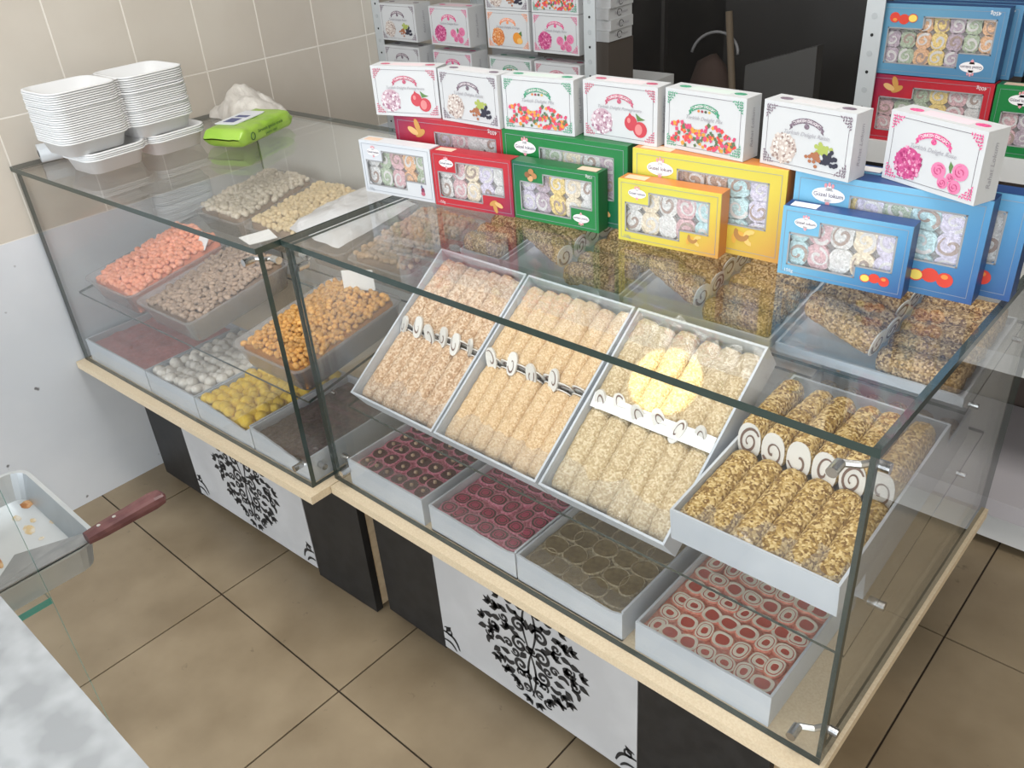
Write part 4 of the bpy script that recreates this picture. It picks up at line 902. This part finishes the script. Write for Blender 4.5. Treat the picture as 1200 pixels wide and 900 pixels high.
    if kind != 'mix':
        f = MB(); fx, fz = 0.71 * W_, 0.31 * H_; GRN = M('leaf_print', (0.10, 0.20, 0.06), 0.5)
        if kind == 'pomegranate':
            fm_ = [M('pome_red', (0.50, 0.05, 0.07), 0.4), M('pome_light', (0.66, 0.22, 0.22), 0.4), GRN]
            f.flat([(fx + 0.004, fz + 0.006), (fx + 0.001, fz + 0.016), (fx + 0.009, fz + 0.011), (fx + 0.016, fz + 0.009)], -0.0004, 2)
            f.ell(fx - 0.006, fz + 0.003, 0.0098, 0.0098, -0.0005, 0, 18).ell(fx + 0.008, fz - 0.004, 0.0105, 0.0100, -0.0006, 0, 18).ell(fx + 0.006, fz - 0.004, 0.0055, 0.0070, -0.0007, 1, 14).ell(fx - 0.009, fz + 0.006, 0.0026, 0.0034, -0.0007, 1, 10)
            f.flat([(fx - 0.010, fz + 0.012), (fx - 0.008, fz + 0.016), (fx - 0.004, fz + 0.012)], -0.0006, 0)
        elif kind == 'raisin':
            fm_ = [M('grape_green', (0.36, 0.42, 0.10), 0.4), M('grape_black', (0.03, 0.03, 0.05), 0.4), M('grape_tan', (0.36, 0.14, 0.07), 0.4)]
            for i in range(26): f.ell(fx - 0.001 + rn.gauss(0, 0.0045), fz + 0.006 + rn.gauss(0, 0.0035), 0.0026, 0.0026, -0.0005 - i * 0.000004, 0, 9)
            for i in range(24): f.ell(fx + 0.009 + rn.gauss(0, 0.004), fz - 0.003 + rn.gauss(0, 0.0035), 0.0026, 0.0026, -0.0007 - i * 0.000004, 1, 9)
            for i in range(22): f.ell(fx - 0.010 + rn.gauss(0, 0.0045), fz - 0.004 + rn.gauss(0, 0.003), 0.0024, 0.0020, -0.0009 - i * 0.000004, 2, 8)
        elif kind == 'rose':
            fm_ = [M('rose_pink', (0.70, 0.20, 0.36), 0.4), M('rose_dark', (0.48, 0.06, 0.18), 0.4), GRN]
            f.flat([(fx - 0.001, fz + 0.014), (fx + 0.003, fz + 0.010), (fx + 0.001, fz + 0.001), (fx - 0.002, fz + 0.008)], -0.0005, 2)
            for i, (dx, dz, q) in enumerate(((-0.013, 0.002, 0.0088), (0.012, 0.006, 0.0092), (0.008, -0.010, 0.0076), (-0.006, -0.009, 0.0064), (0.002, -0.002, 0.0050))):
                f.ell(fx + dx, fz + dz, q, q * 0.95, -0.0005 - i * 0.00008, 0, 14)
                sp_ = spiral(fx + dx, fz + dz, q * 0.72, 1.6, 0.5 + i, 1, 14, 0.15); w_ = 0.0008
                f.add([v for j, (x_, z_) in enumerate(sp_) for v in ((x_ - w_ * 0.5, -0.0010 - i * 0.00008, z_ - w_ * 0.5), (x_ + w_ * 0.5, -0.0010 - i * 0.00008, z_ + w_ * 0.5))], [(2 * j, 2 * j + 1, 2 * j + 3, 2 * j + 2) for j in range(len(sp_) - 1)], 1)
        else:
            fm_ = [M('orange_fruit', (0.72, 0.28, 0.04), 0.4), M('orange_light', (0.80, 0.46, 0.14), 0.4), GRN]
            f.ell(fx, fz, 0.0115, 0.0110, -0.0005, 0, 18).ell(fx + 0.007, fz - 0.005, 0.0075, 0.0060, -0.0007, 1, 14).flat([(fx + 0.004, fz + 0.009), (fx + 0.012, fz + 0.014), (fx + 0.013, fz + 0.004)], -0.0006, 2)
        f.v = [(fx + (v[0] - fx) * 1.22, v[1], fz + (v[2] - fz) * 1.22) for v in f.v]
        part('fruit_picture', f, fm_, t)
    # side lettering on the right end, emblem on the top
    me = text_mesh_cached('Rahat Lokum', 0.0105)
    obj('side_lettering', me, t, Matrix.Translation((W_ + 0.0005, D_ * 0.5, H_ * 0.5)) @ Matrix.Rotation(R(90), 4, 'Z') @ Matrix.Rotation(R(-90), 4, 'Y'))
    tp = MB()
    for ex in (0.16 * W_, 0.84 * W_): tp.prism([(ex + 0.010 * math.cos(i * 0.524), D_ * 0.5 + 0.006 * math.sin(i * 0.524)) for i in range(12)], H_, H_ + 0.0004, 'z', 0)
    tp.box(0.25 * W_, 0.75 * W_, D_ * 0.25, D_ * 0.75, H_, H_ + 0.0002, 1)
    part('top_print', tp, [ink, lt], t)
    return t
def text_mesh_cached(s, size):
    if (s, size) not in TXT: TXT[(s, size)] = text_mesh(s, size, SCR, 0.35)
    return TXT[(s, size)]
ZW = ZT + LH + 0.0008
WG = 'white cartons standing on the gift boxes'
wspec = [('pomegranate', (0.914, 0.335), 16, 'white carton with pomegranate picture, leftmost of the upper row'), ('raisin', (1.058, 0.3685), 0.5, 'white carton with grapes picture, second from the left in the upper row'),
         ('mix', (1.2015, 0.3775), 7, 'white carton with red and green cubes picture, third from left, between grapes and pomegranate cartons'), ('pomegranate', (1.349, 0.408), 0.5, 'white carton with pomegranate picture, fourth from left above the large green box'),
         ('mix', (1.497, 0.418), -4.6, 'white carton with colourful cubes picture standing on the large yellow box'), ('raisin', (1.658, 0.417), -8.9, 'white carton with grapes picture standing between yellow and blue boxes'),
         ('rose', (1.8235, 0.4375), -21, 'white carton with rose picture, rightmost of the upper row on the blue box')]
for k_, (x, y), an, lb in wspec: carton_box(k_, lb, T(x, y, ZW, R(an)), WG)

# ------------------------------------------------------------------ rack at the back
rk = thing('metal_rack', 'grey perforated steel rack with shelves along the back', 'rack', Matrix.Identity(4))
YR = 1.10
for i, x in enumerate((0.0015, 0.812, 1.511, 2.36)):
    mb = MB().box(x, x + 0.036, YR, YR + 0.003, 0.0, 2.0).box(x, x + 0.003, YR + 0.003, YR + 0.03, 0.0, 2.0)
    for k_ in range(56): mb.cyl((x + 0.018, YR - 0.0006, 0.03 + 0.035 * k_), (x + 0.018, YR, 0.03 + 0.035 * k_), 0.0032 if k_ % 2 else 0.006, n=8, mi=1 if k_ % 2 else 2)
    part('upright', mb, [STEEL, DARKHOLE, M('rack_stamp', (0.44, 0.47, 0.49), 0.5, metal=0.2)], rk)
    if i in (0, 3): part('upright', MB().box(x, x + 0.036, 1.55, 1.553, 0.0, 2.0).box(x, x + 0.003, 1.523, 1.55, 0.0, 2.0), STEEL, rk)
SHW = M('white_shelf_enamel', (0.62, 0.63, 0.64), 0.45)
for x0, x1, zt, th in ((0.04, 0.81, 0.897, 0.03), (1.549, 2.355, 0.911, 0.045), (1.549, 2.355, 0.512, 0.044)):
    part('rack_shelf', MB().box(x0, x1, YR + 0.004, 1.52, zt - th, zt), SHW, rk, label='white enamelled shelf')
part('rack_shelf', MB().box(1.549, 2.355, YR - 0.005, 1.52, 0.112, 0.157), M('lilac_grey_shelf', (0.46, 0.44, 0.47), 0.5), rk, label='lilac grey bottom shelf')
part('plinth', MB().box(1.549, 2.355, YR + 0.02, YR + 0.04, 0.03, 0.111), SHW, rk)
part('back_board', MB().box(1.549, 2.355, 1.53, 1.536, 0.0, 0.90), M('brown_back_board', (0.085, 0.062, 0.052), 0.6), rk)
# shelf-edge price strip
for x, n_, lb in ((1.555, 0.14, 'left'), (1.80, 0.13, 'right')):
    t = thing('price_strip', 'pale price strip on the rack below the red box, %s one' % lb, 'price tag', T(x, YR - 0.006, 0.822))
    part('strip', MB().box(0, n_, 0, 0.004, 0, 0.022), M('ivory_plastic', (0.60, 0.57, 0.49), 0.5), t)
RG = 'white cartons stacked in the rack'
rows_ = [(0.898, ['raisin', 'rose', 'mix', 'pomegranate']), (1.0165, ['raisin', 'rose', 'orange', 'rose'])]
xs = [0.045, 0.262, 0.4685, 0.6335]; ord_ = ['first', 'second', 'third', 'fourth']
for r_, (z, ks) in enumerate(rows_):
    for i, k_ in enumerate(ks):
        sc_ = 1.095; M4 = T(xs[i], YR + 0.012 + (0.0 if i > 1 else -0.02), z + (0.0 if i < 2 else (0.0 if r_ == 0 else 0.002)), R(1.0 if i < 2 else 0)) @ Matrix.Scale(sc_, 4)
        carton_box(k_, 'white %s carton, %s column from the left, %s row in the back rack' % (k_, ord_[i], 'lower' if r_ == 0 else 'upper'), M4, RG, H_=0.0885 if i > 1 else 0.094, D_=0.060)
# (cartons stand directly on one another: fill the small step between rows)
for i, k_ in ((2, 'raisin'), (3, 'mix')):
    carton_box(k_, 'white %s carton at the very top of the back rack, %s column' % (k_, ord_[i]), T(xs[i], YR + 0.012, 1.1165) @ Matrix.Scale(1.095, 4), RG)
for k_ in range(4):
    t = thing('turkish_delight_box', 'white carton lying flat in the side stack by the rack upright, %s' % ('topmost', 'second from top', 'third from top', 'lowest')[3 - k_], 'box', T(0.715 + 0.004 * (k_ % 2), 1.166, 1.0455 + 0.0262 * k_, R(1.5 * (k_ % 2))), RG + ', lying flat')
    part('carton', MB().box(0, 0.125, 0, 0.10, 0, 0.0258), CW, t)
    o = obj('side_lettering', text_mesh_cached('Rahat Lokum', 0.0105), t, Matrix.Translation((0.1255, 0.052, 0.0125)) @ Matrix.Rotation(R(90), 4, 'Z'))
    mk = MB().tube([(0.1258, 0.045 + 0.010 * math.cos(a), 0.013 + 0.008 * math.sin(a)) for a in [i * 0.5 for i in range(12)]], 0.0006, 5)
    part('pen_mark', mk, DARKHOLE, t)
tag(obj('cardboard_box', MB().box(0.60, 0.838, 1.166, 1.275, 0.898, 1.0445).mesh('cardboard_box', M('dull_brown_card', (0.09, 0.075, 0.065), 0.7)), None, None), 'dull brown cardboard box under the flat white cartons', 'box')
# upside-down gift boxes on the right bay
U = Matrix.Rotation(math.pi, 4, 'Y')
k9 = 0.93
def upside(style, x1, z0, y, lab, cols, fr, wgt): return gift_box(lab, style, LW, LH, LD, T(x1, y, z0 + LH * k9, 0) @ Matrix.Scale(k9, 4) @ U, cols, fr, wgt, 'gift boxes on the right rack shelf', rows=3)
for i in range(3):
    upside('skyblue', 1.765 + 0.014 * i, 1.0425, YR + 0.012 + 0.034 * i, ('pale blue gift box upside down on the rack, front one of three', 'pale blue gift box upside down on the rack, middle one of three', 'pale blue gift box upside down on the rack, rearmost of three')[i], ['orange', 'green', 'mauve', 'yellow', 'orange', 'green', 'mauve'], 'apple', '450g')
upside('red', 1.767, 0.9115, YR + 0.012, 'red gift box upside down on the rack under the pale blue ones', ['white', 'pink', 'yellow', 'green', 'green', 'pink'], 'almond', '400g')
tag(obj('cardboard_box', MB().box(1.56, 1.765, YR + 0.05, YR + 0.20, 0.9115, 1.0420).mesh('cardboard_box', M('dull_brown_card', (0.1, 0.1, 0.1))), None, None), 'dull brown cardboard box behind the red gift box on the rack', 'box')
gift_box('green gift box at the right edge standing on the rack shelf', 'green', LW, LH, LD, T(1.7700, YR + 0.012, 0.9115) @ Matrix.Scale(k9, 4), ['pink', 'mauve', 'white', 'cream', 'white', 'brown'], 'almond', '400g', 'gift boxes on the right rack shelf', rows=3)
# dim things in the dark gap: a pole, a coiled hose, a grey board, a glass door
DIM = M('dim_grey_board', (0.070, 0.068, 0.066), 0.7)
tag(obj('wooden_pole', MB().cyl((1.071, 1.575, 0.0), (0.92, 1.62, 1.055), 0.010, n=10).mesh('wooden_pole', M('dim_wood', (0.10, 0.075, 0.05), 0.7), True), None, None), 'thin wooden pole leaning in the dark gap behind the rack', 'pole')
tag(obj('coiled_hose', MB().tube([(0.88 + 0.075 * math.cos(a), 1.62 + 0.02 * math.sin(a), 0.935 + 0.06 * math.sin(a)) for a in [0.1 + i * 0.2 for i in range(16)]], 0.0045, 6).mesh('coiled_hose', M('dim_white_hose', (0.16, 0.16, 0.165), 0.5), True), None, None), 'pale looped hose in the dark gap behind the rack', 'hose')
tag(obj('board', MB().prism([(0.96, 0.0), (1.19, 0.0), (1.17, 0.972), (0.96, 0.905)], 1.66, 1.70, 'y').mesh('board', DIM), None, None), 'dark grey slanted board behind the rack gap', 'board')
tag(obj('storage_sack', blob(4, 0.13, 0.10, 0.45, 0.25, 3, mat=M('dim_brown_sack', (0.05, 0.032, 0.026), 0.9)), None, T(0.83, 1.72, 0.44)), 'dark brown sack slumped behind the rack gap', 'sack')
d_ = struct('door_1', MB().box(0.70, 0.712, 1.615, 1.635, 0.0, 2.2).box(0.70, 1.60, 1.99, 2.0, 0.0, 2.3), M('dark_door_frame', (0.035, 0.033, 0.032), 0.4))

# ------------------------------------------------------------------ things on the left case top
FOAM = M('white_foam', (0.76, 0.765, 0.775), 0.6, sss=0)
def clam_mesh(w, l, h):
    """open hinged foam box: two shells side by side along y, with a rim and rounded corners"""
    mb = MB()
    def ring(w_, l_, oy, z, rr):
        pts = []
        for cx, cy, a0 in ((w_ / 2 - rr, l_ / 2 - rr, 0), (-w_ / 2 + rr, l_ / 2 - rr, 90), (-w_ / 2 + rr, -l_ / 2 + rr, 180), (w_ / 2 - rr, -l_ / 2 + rr, 270)):
            for k in range(4): a = R(a0 + k * 30); pts.append((w / 2 + cx + rr * math.cos(a), oy + cy + rr * math.sin(a), z))
        return pts
    for oy in (l / 2, l * 1.5 + 0.006):
        rs_ = [ring(w - 0.030, l - 0.030, oy, 0, 0.022), ring(w - 0.012, l - 0.012, oy, h - 0.003, 0.026), ring(w, l, oy, h - 0.003, 0.030), ring(w, l, oy, h, 0.030), ring(w - 0.012, l - 0.012, oy, h, 0.026), ring(w - 0.034, l - 0.034, oy, 0.003, 0.022)]
        n = 16; fs = [(j * n + i, j * n + (i + 1) % n, (j + 1) * n + (i + 1) % n, (j + 1) * n + i) for j in range(5) for i in range(n)] + [list(range(n))[::-1], [5 * n + i for i in range(n)]]
        mb.add([p for q in rs_ for p in q], fs)
    mb.box(0.02, w - 0.02, l - 0.001, l + 0.007, h - 0.003, h - 0.0005)
    return mb.mesh('foam_box', FOAM, True)
fm1 = clam_mesh(0.150, 0.158, 0.032); fm2 = clam_mesh(0.140, 0.150, 0.034)
for k_ in range(4):
    tag(obj('foam_box', fm2, None, T(0.150 + rng.uniform(-.001, .001), 0.022, ZT + 0.0004 + 0.0045 * k_, R(3))), 'open white foam clamshell in the low pile under the tall stack', 'foam box', 'small foam clamshells at the bottom of the pile')
zf0 = ZT + 0.0004 + 0.0045 * 3 + 0.0345
for k_ in range(23):
    tag(obj('foam_box', fm1, None, T(0.140 + rng.uniform(-.0012, .0012), -0.014 + rng.uniform(-.0012, .0012), zf0 + 0.0047 * k_, R(rng.uniform(-.5, .5) + 2.5))), 'open white foam clamshell nested in the tall stack on the glass', 'foam box', 'foam clamshells in the tall stack')
tag(obj('film_roll', MB().cyl((0.045, 0.02, ZT + 0.022), (0.075, 0.16, ZT + 0.022), 0.021, n=18).cyl((0.0449, 0.0195, ZT + 0.022), (0.0751, 0.1605, ZT + 0.022), 0.008, n=12, mi=1).mesh('film_roll', [M('translucent_film_roll', (0.62, 0.64, 0.66), 0.25), DARKHOLE], True), None, None), 'roll of clear film lying behind the foam boxes at the wall', 'roll')
# wet wipes pack
LIME = M('lime_green_wrap', (0.25, 0.44, 0.045), 0.28, c2=(0.31, 0.50, 0.07), sc=12, bump=(70, 0.25, 0.003))
def pack():
    def fn(u, v):
        a = 2 * math.pi * u; c, s_ = math.cos(a), math.sin(a); k = 1.0
        e = abs(2 * v - 1); fl_ = 1 - max(0, (e - 0.86) / 0.14) ** 1.2 * 0.93
        wx = 0.058 * (1 - 0.10 * max(0, (e - 0.8) / 0.2)); x = wx * math.copysign(abs(c) ** 0.42, c); z = 0.0215 * fl_ * math.copysign(abs(s_) ** 0.5, s_)
        wr = 0.0022 * mnoise.noise(Vector((x * 60, v * 13, z * 60)))
        return (x + wr, (v - 0.5) * 0.215, 0.0215 + z + wr)
    return MB().grid(36, 34, fn)
wp = thing('wet_wipes_pack', 'lime green pack of wet wipes on the left glass top', 'wet wipes', T(0.322, 0.412, ZT + 0.0015, R(20)))
part('wrapper', pack(), LIME, wp, smooth=True)
part('flap_label', MB().prism([(-0.048, -0.06), (0.008, -0.06), (0.012, -0.05), (0.012, 0.05), (0.008, 0.06), (-0.048, 0.06)], 0.0435, 0.0452), M('flap_white', (0.72, 0.74, 0.78), 0.4), wp)
part('flap_picture', MB().box(-0.036, -0.006, -0.045, -0.01, 0.0452, 0.0455).box(-0.036, -0.002, 0.0, 0.018, 0.0452, 0.0455), M('flap_blue', (0.06, 0.08, 0.22), 0.4), wp)
GRT = M('dark_green_print', (0.03, 0.10, 0.02), 0.5)
for s_, z, sz in (('Servetele igienice umede', 0.027, 0.0098), ('pentru copii', 0.0155, 0.0092)):
    obj('lettering', text_mesh(s_, sz, GRT, 0, None, 'CENTER', 0.0002), wp, Matrix.Translation((0.0612, 0.004, z)) @ Matrix.Rotation(R(90), 4, 'Z'))
part('printed_ring', MB().tube([(0.0612, -0.066 + 0.0075 * math.cos(i * 0.45), 0.0215 + 0.0085 * math.sin(i * 0.45)) for i in range(15)], 0.0011, 5), GRT, wp)
tag(obj('plastic_bag', bag_mesh(0.155, 0.15, 0.078, 2, mat=M('milky_crumpled_plastic', (0.60, 0.57, 0.53), 0.35, c2=(0.70, 0.67, 0.63), sc=30, bump=(60, 0.8, 0.004))), None, T(0.03, 0.475, ZT + 0.001, R(-6))), 'crumpled milky plastic bag by the tiled wall', 'bag')

# ------------------------------------------------------------------ near counter, baking tray and spatula
ST = M('brushed_steel', (0.31, 0.325, 0.34), 0.42, metal=0.35, c2=(0.43, 0.45, 0.47), sc=38, lo=0.40, hi=0.68, det=1.5, coords='Object', bump=(40, 0.12, 0.003))  # paler blotches are swirl highlights put into the colour
nc = thing('service_counter', 'near service counter with swirled brushed steel top', 'counter', Matrix.Identity(4))
part('steel_top', MB().box(0.45, 1.93, -1.35, -0.6145, 0.890, 0.900), ST, nc)
for x, y in ((0.47, -1.33), (1.87, -1.33), (1.87, -0.66), (0.47, -0.66)): part('leg', MB().box(x, x + 0.03, y, y + 0.03, 0, 0.889), M('counter_grey', (0.30, 0.30, 0.31), 0.5), nc)
pn = pane(nc, [(1.2225, -0.690), (1.2275, -0.690), (1.2275, -0.541), (1.2225, -0.541)], 0.10, 0.888, 'end_pane', edge=EDGE2)
me = MB().box(0.50, 1.2205, -0.689, -0.541, 0.689, 0.699).mesh('counter_glass_shelf', [GLASS, EDGE2]); mxa = max(p.area for p in me.polygons)
for p in me.polygons:
    if p.area < mxa * 0.3: p.material_index = 1
obj('counter_glass_shelf', me, nc)
ALU = M('worn_aluminium', (0.50, 0.54, 0.57), 0.38, metal=0.55, c2=(0.58, 0.62, 0.65), sc=9, bump=(60, 0.1))
def pan():
    mb = MB()
    def ring(i_, z, rr):
        x0, x1, y0, y1 = 0.962 + i_, 1.2205 - i_, -0.74 + i_, -0.458 - i_; pts = []
        for cx, cy, a0 in ((x1 - rr, y0 + rr, -90), (x1 - rr, y1 - rr, 0), (x0 + rr, y1 - rr, 90), (x0 + rr, y0 + rr, 180)):
            for k in range(5): a = R(a0 + k * 22.5); pts.append((cx + rr * math.cos(a), cy + rr * math.sin(a), z))
        return pts
    rs_ = [ring(0.012, 0.6995, .02), ring(0.004, 0.738, .026), ring(0, 0.739, .028), ring(0, 0.742, .028), ring(0.0055, 0.7415, .024), ring(0.017, 0.7035, .02)]
    n = 20; fs = [(j * n + i, j * n + (i + 1) % n, (j + 1) * n + (i + 1) % n, (j + 1) * n + i) for j in range(5) for i in range(n)] + [list(range(n))[::-1], [5 * n + i for i in range(n)]]
    return mb.add([p for q in rs_ for p in q], fs)
bt = thing('baking_tray', 'worn aluminium baking tray with crumbs at the counter edge', 'baking tray', Matrix.Identity(4))
part('tray_body', pan(), ALU, bt)
CRB = M('caramel_crumbs', (0.36, 0.15, 0.05), 0.6, c2=(0.56, 0.38, 0.20), sc=90); CRB2 = M('pale_crumb_stain', (0.52, 0.40, 0.22), 0.6, c2=(0.56, 0.53, 0.46), sc=120)
res = MB()
def smear(x, y, rx, ry, h, sd):
    n = 14; res.add([(x, y, 0.7036 + h)] + [(x + rx * (1 + .35 * mnoise.noise(Vector((i, sd, 0.3)))) * math.cos(i * 2 * math.pi / n), y + ry * (1 + .35 * mnoise.noise(Vector((i, sd, 2.3)))) * math.sin(i * 2 * math.pi / n), 0.7037) for i in range(n)], [(0, 1 + i, 1 + (i + 1) % n) for i in range(n)])
for i, (x, y, rx, ry, h) in enumerate(((1.003, -0.481, .012, .008, .006), (1.025, -0.504, .009, .005, .001), (1.050, -0.491, .006, .004, .001), (1.075, -0.474, .006, .004, .001), (1.066, -0.503, .014, .007, .001), (1.100, -0.500, .004, .004, .001), (1.19, -0.478, .010, .004, .002), (1.16, -0.478, .008, .004, .002), (1.10, -0.560, .018, .006, .003), (1.14, -0.60, .02, .012, .003))):
    res = MB(); smear(x, y, rx, ry, h, i); part('crumb_residue', res, CRB if i in (0, 8) else CRB2, bt)
spt = thing('spatula', 'wide steel spatula with dark wooden handle lying in the baking tray', 'spatula', Matrix.Identity(4))
BLD = M('dull_blade_steel', (0.25, 0.265, 0.275), 0.5, metal=0.4, c2=(0.33, 0.34, 0.35), sc=30)
bl = [(1.222, -0.472, .7455), (1.2215, -0.600, .7455), (1.160, -0.590, .7065), (1.111, -0.539, .7070), (1.150, -0.480, .7160), (1.190, -0.468, .7380)]
mb = MB(); mb.add(bl + [(x, y, z + 0.0016) for x, y, z in bl], [[0, 1, 2, 5], [2, 3, 4, 5], [6, 11, 8, 7], [8, 11, 10, 9]] + [(i, 6 + i, 6 + (i + 1) % 6, (i + 1) % 6) for i in range(6)])
part('blade', mb, BLD, spt)
def zsl(y): return 0.7485 + (y + 0.474) * 0.16
HW = M('dark_red_wood', (0.095, 0.032, 0.034), 0.4, c2=(0.14, 0.055, 0.055), sc=50)
hp = [(-0.476, 0.0095, 0.0070), (-0.455, 0.0110, 0.0085), (-0.42, 0.0115, 0.0090), (-0.390, 0.0125, 0.010), (-0.378, 0.0115, 0.008), (-0.374, 0.006, 0.004)]
vs, n = [], 12
for y, rx, rz in hp:
    cx = 1.222 + (y + 0.474) * 0.20
    for i in range(n):
        a = 2 * math.pi * i / n; vs.append((cx + rx * math.copysign(abs(math.cos(a)) ** .6, math.cos(a)), y, zsl(y) + 0.004 + rz * math.copysign(abs(math.sin(a)) ** .6, math.sin(a))))
hm = MB().add(vs, [(j * n + i, (j + 1) * n + i, (j + 1) * n + (i + 1) % n, j * n + (i + 1) % n) for j in range(len(hp) - 1) for i in range(n)] + [list(range(n)), [(len(hp) - 1) * n + i for i in range(n)][::-1]])
h_ = part('handle', hm, HW, spt)
for y in (-0.458, -0.438):
    cx = 1.222 + (y + 0.474) * 0.20
    part('rivet', MB().cyl((cx, y, zsl(y) + 0.010), (cx, y, zsl(y) + 0.0132), 0.0026, n=10), CHROME, h_)
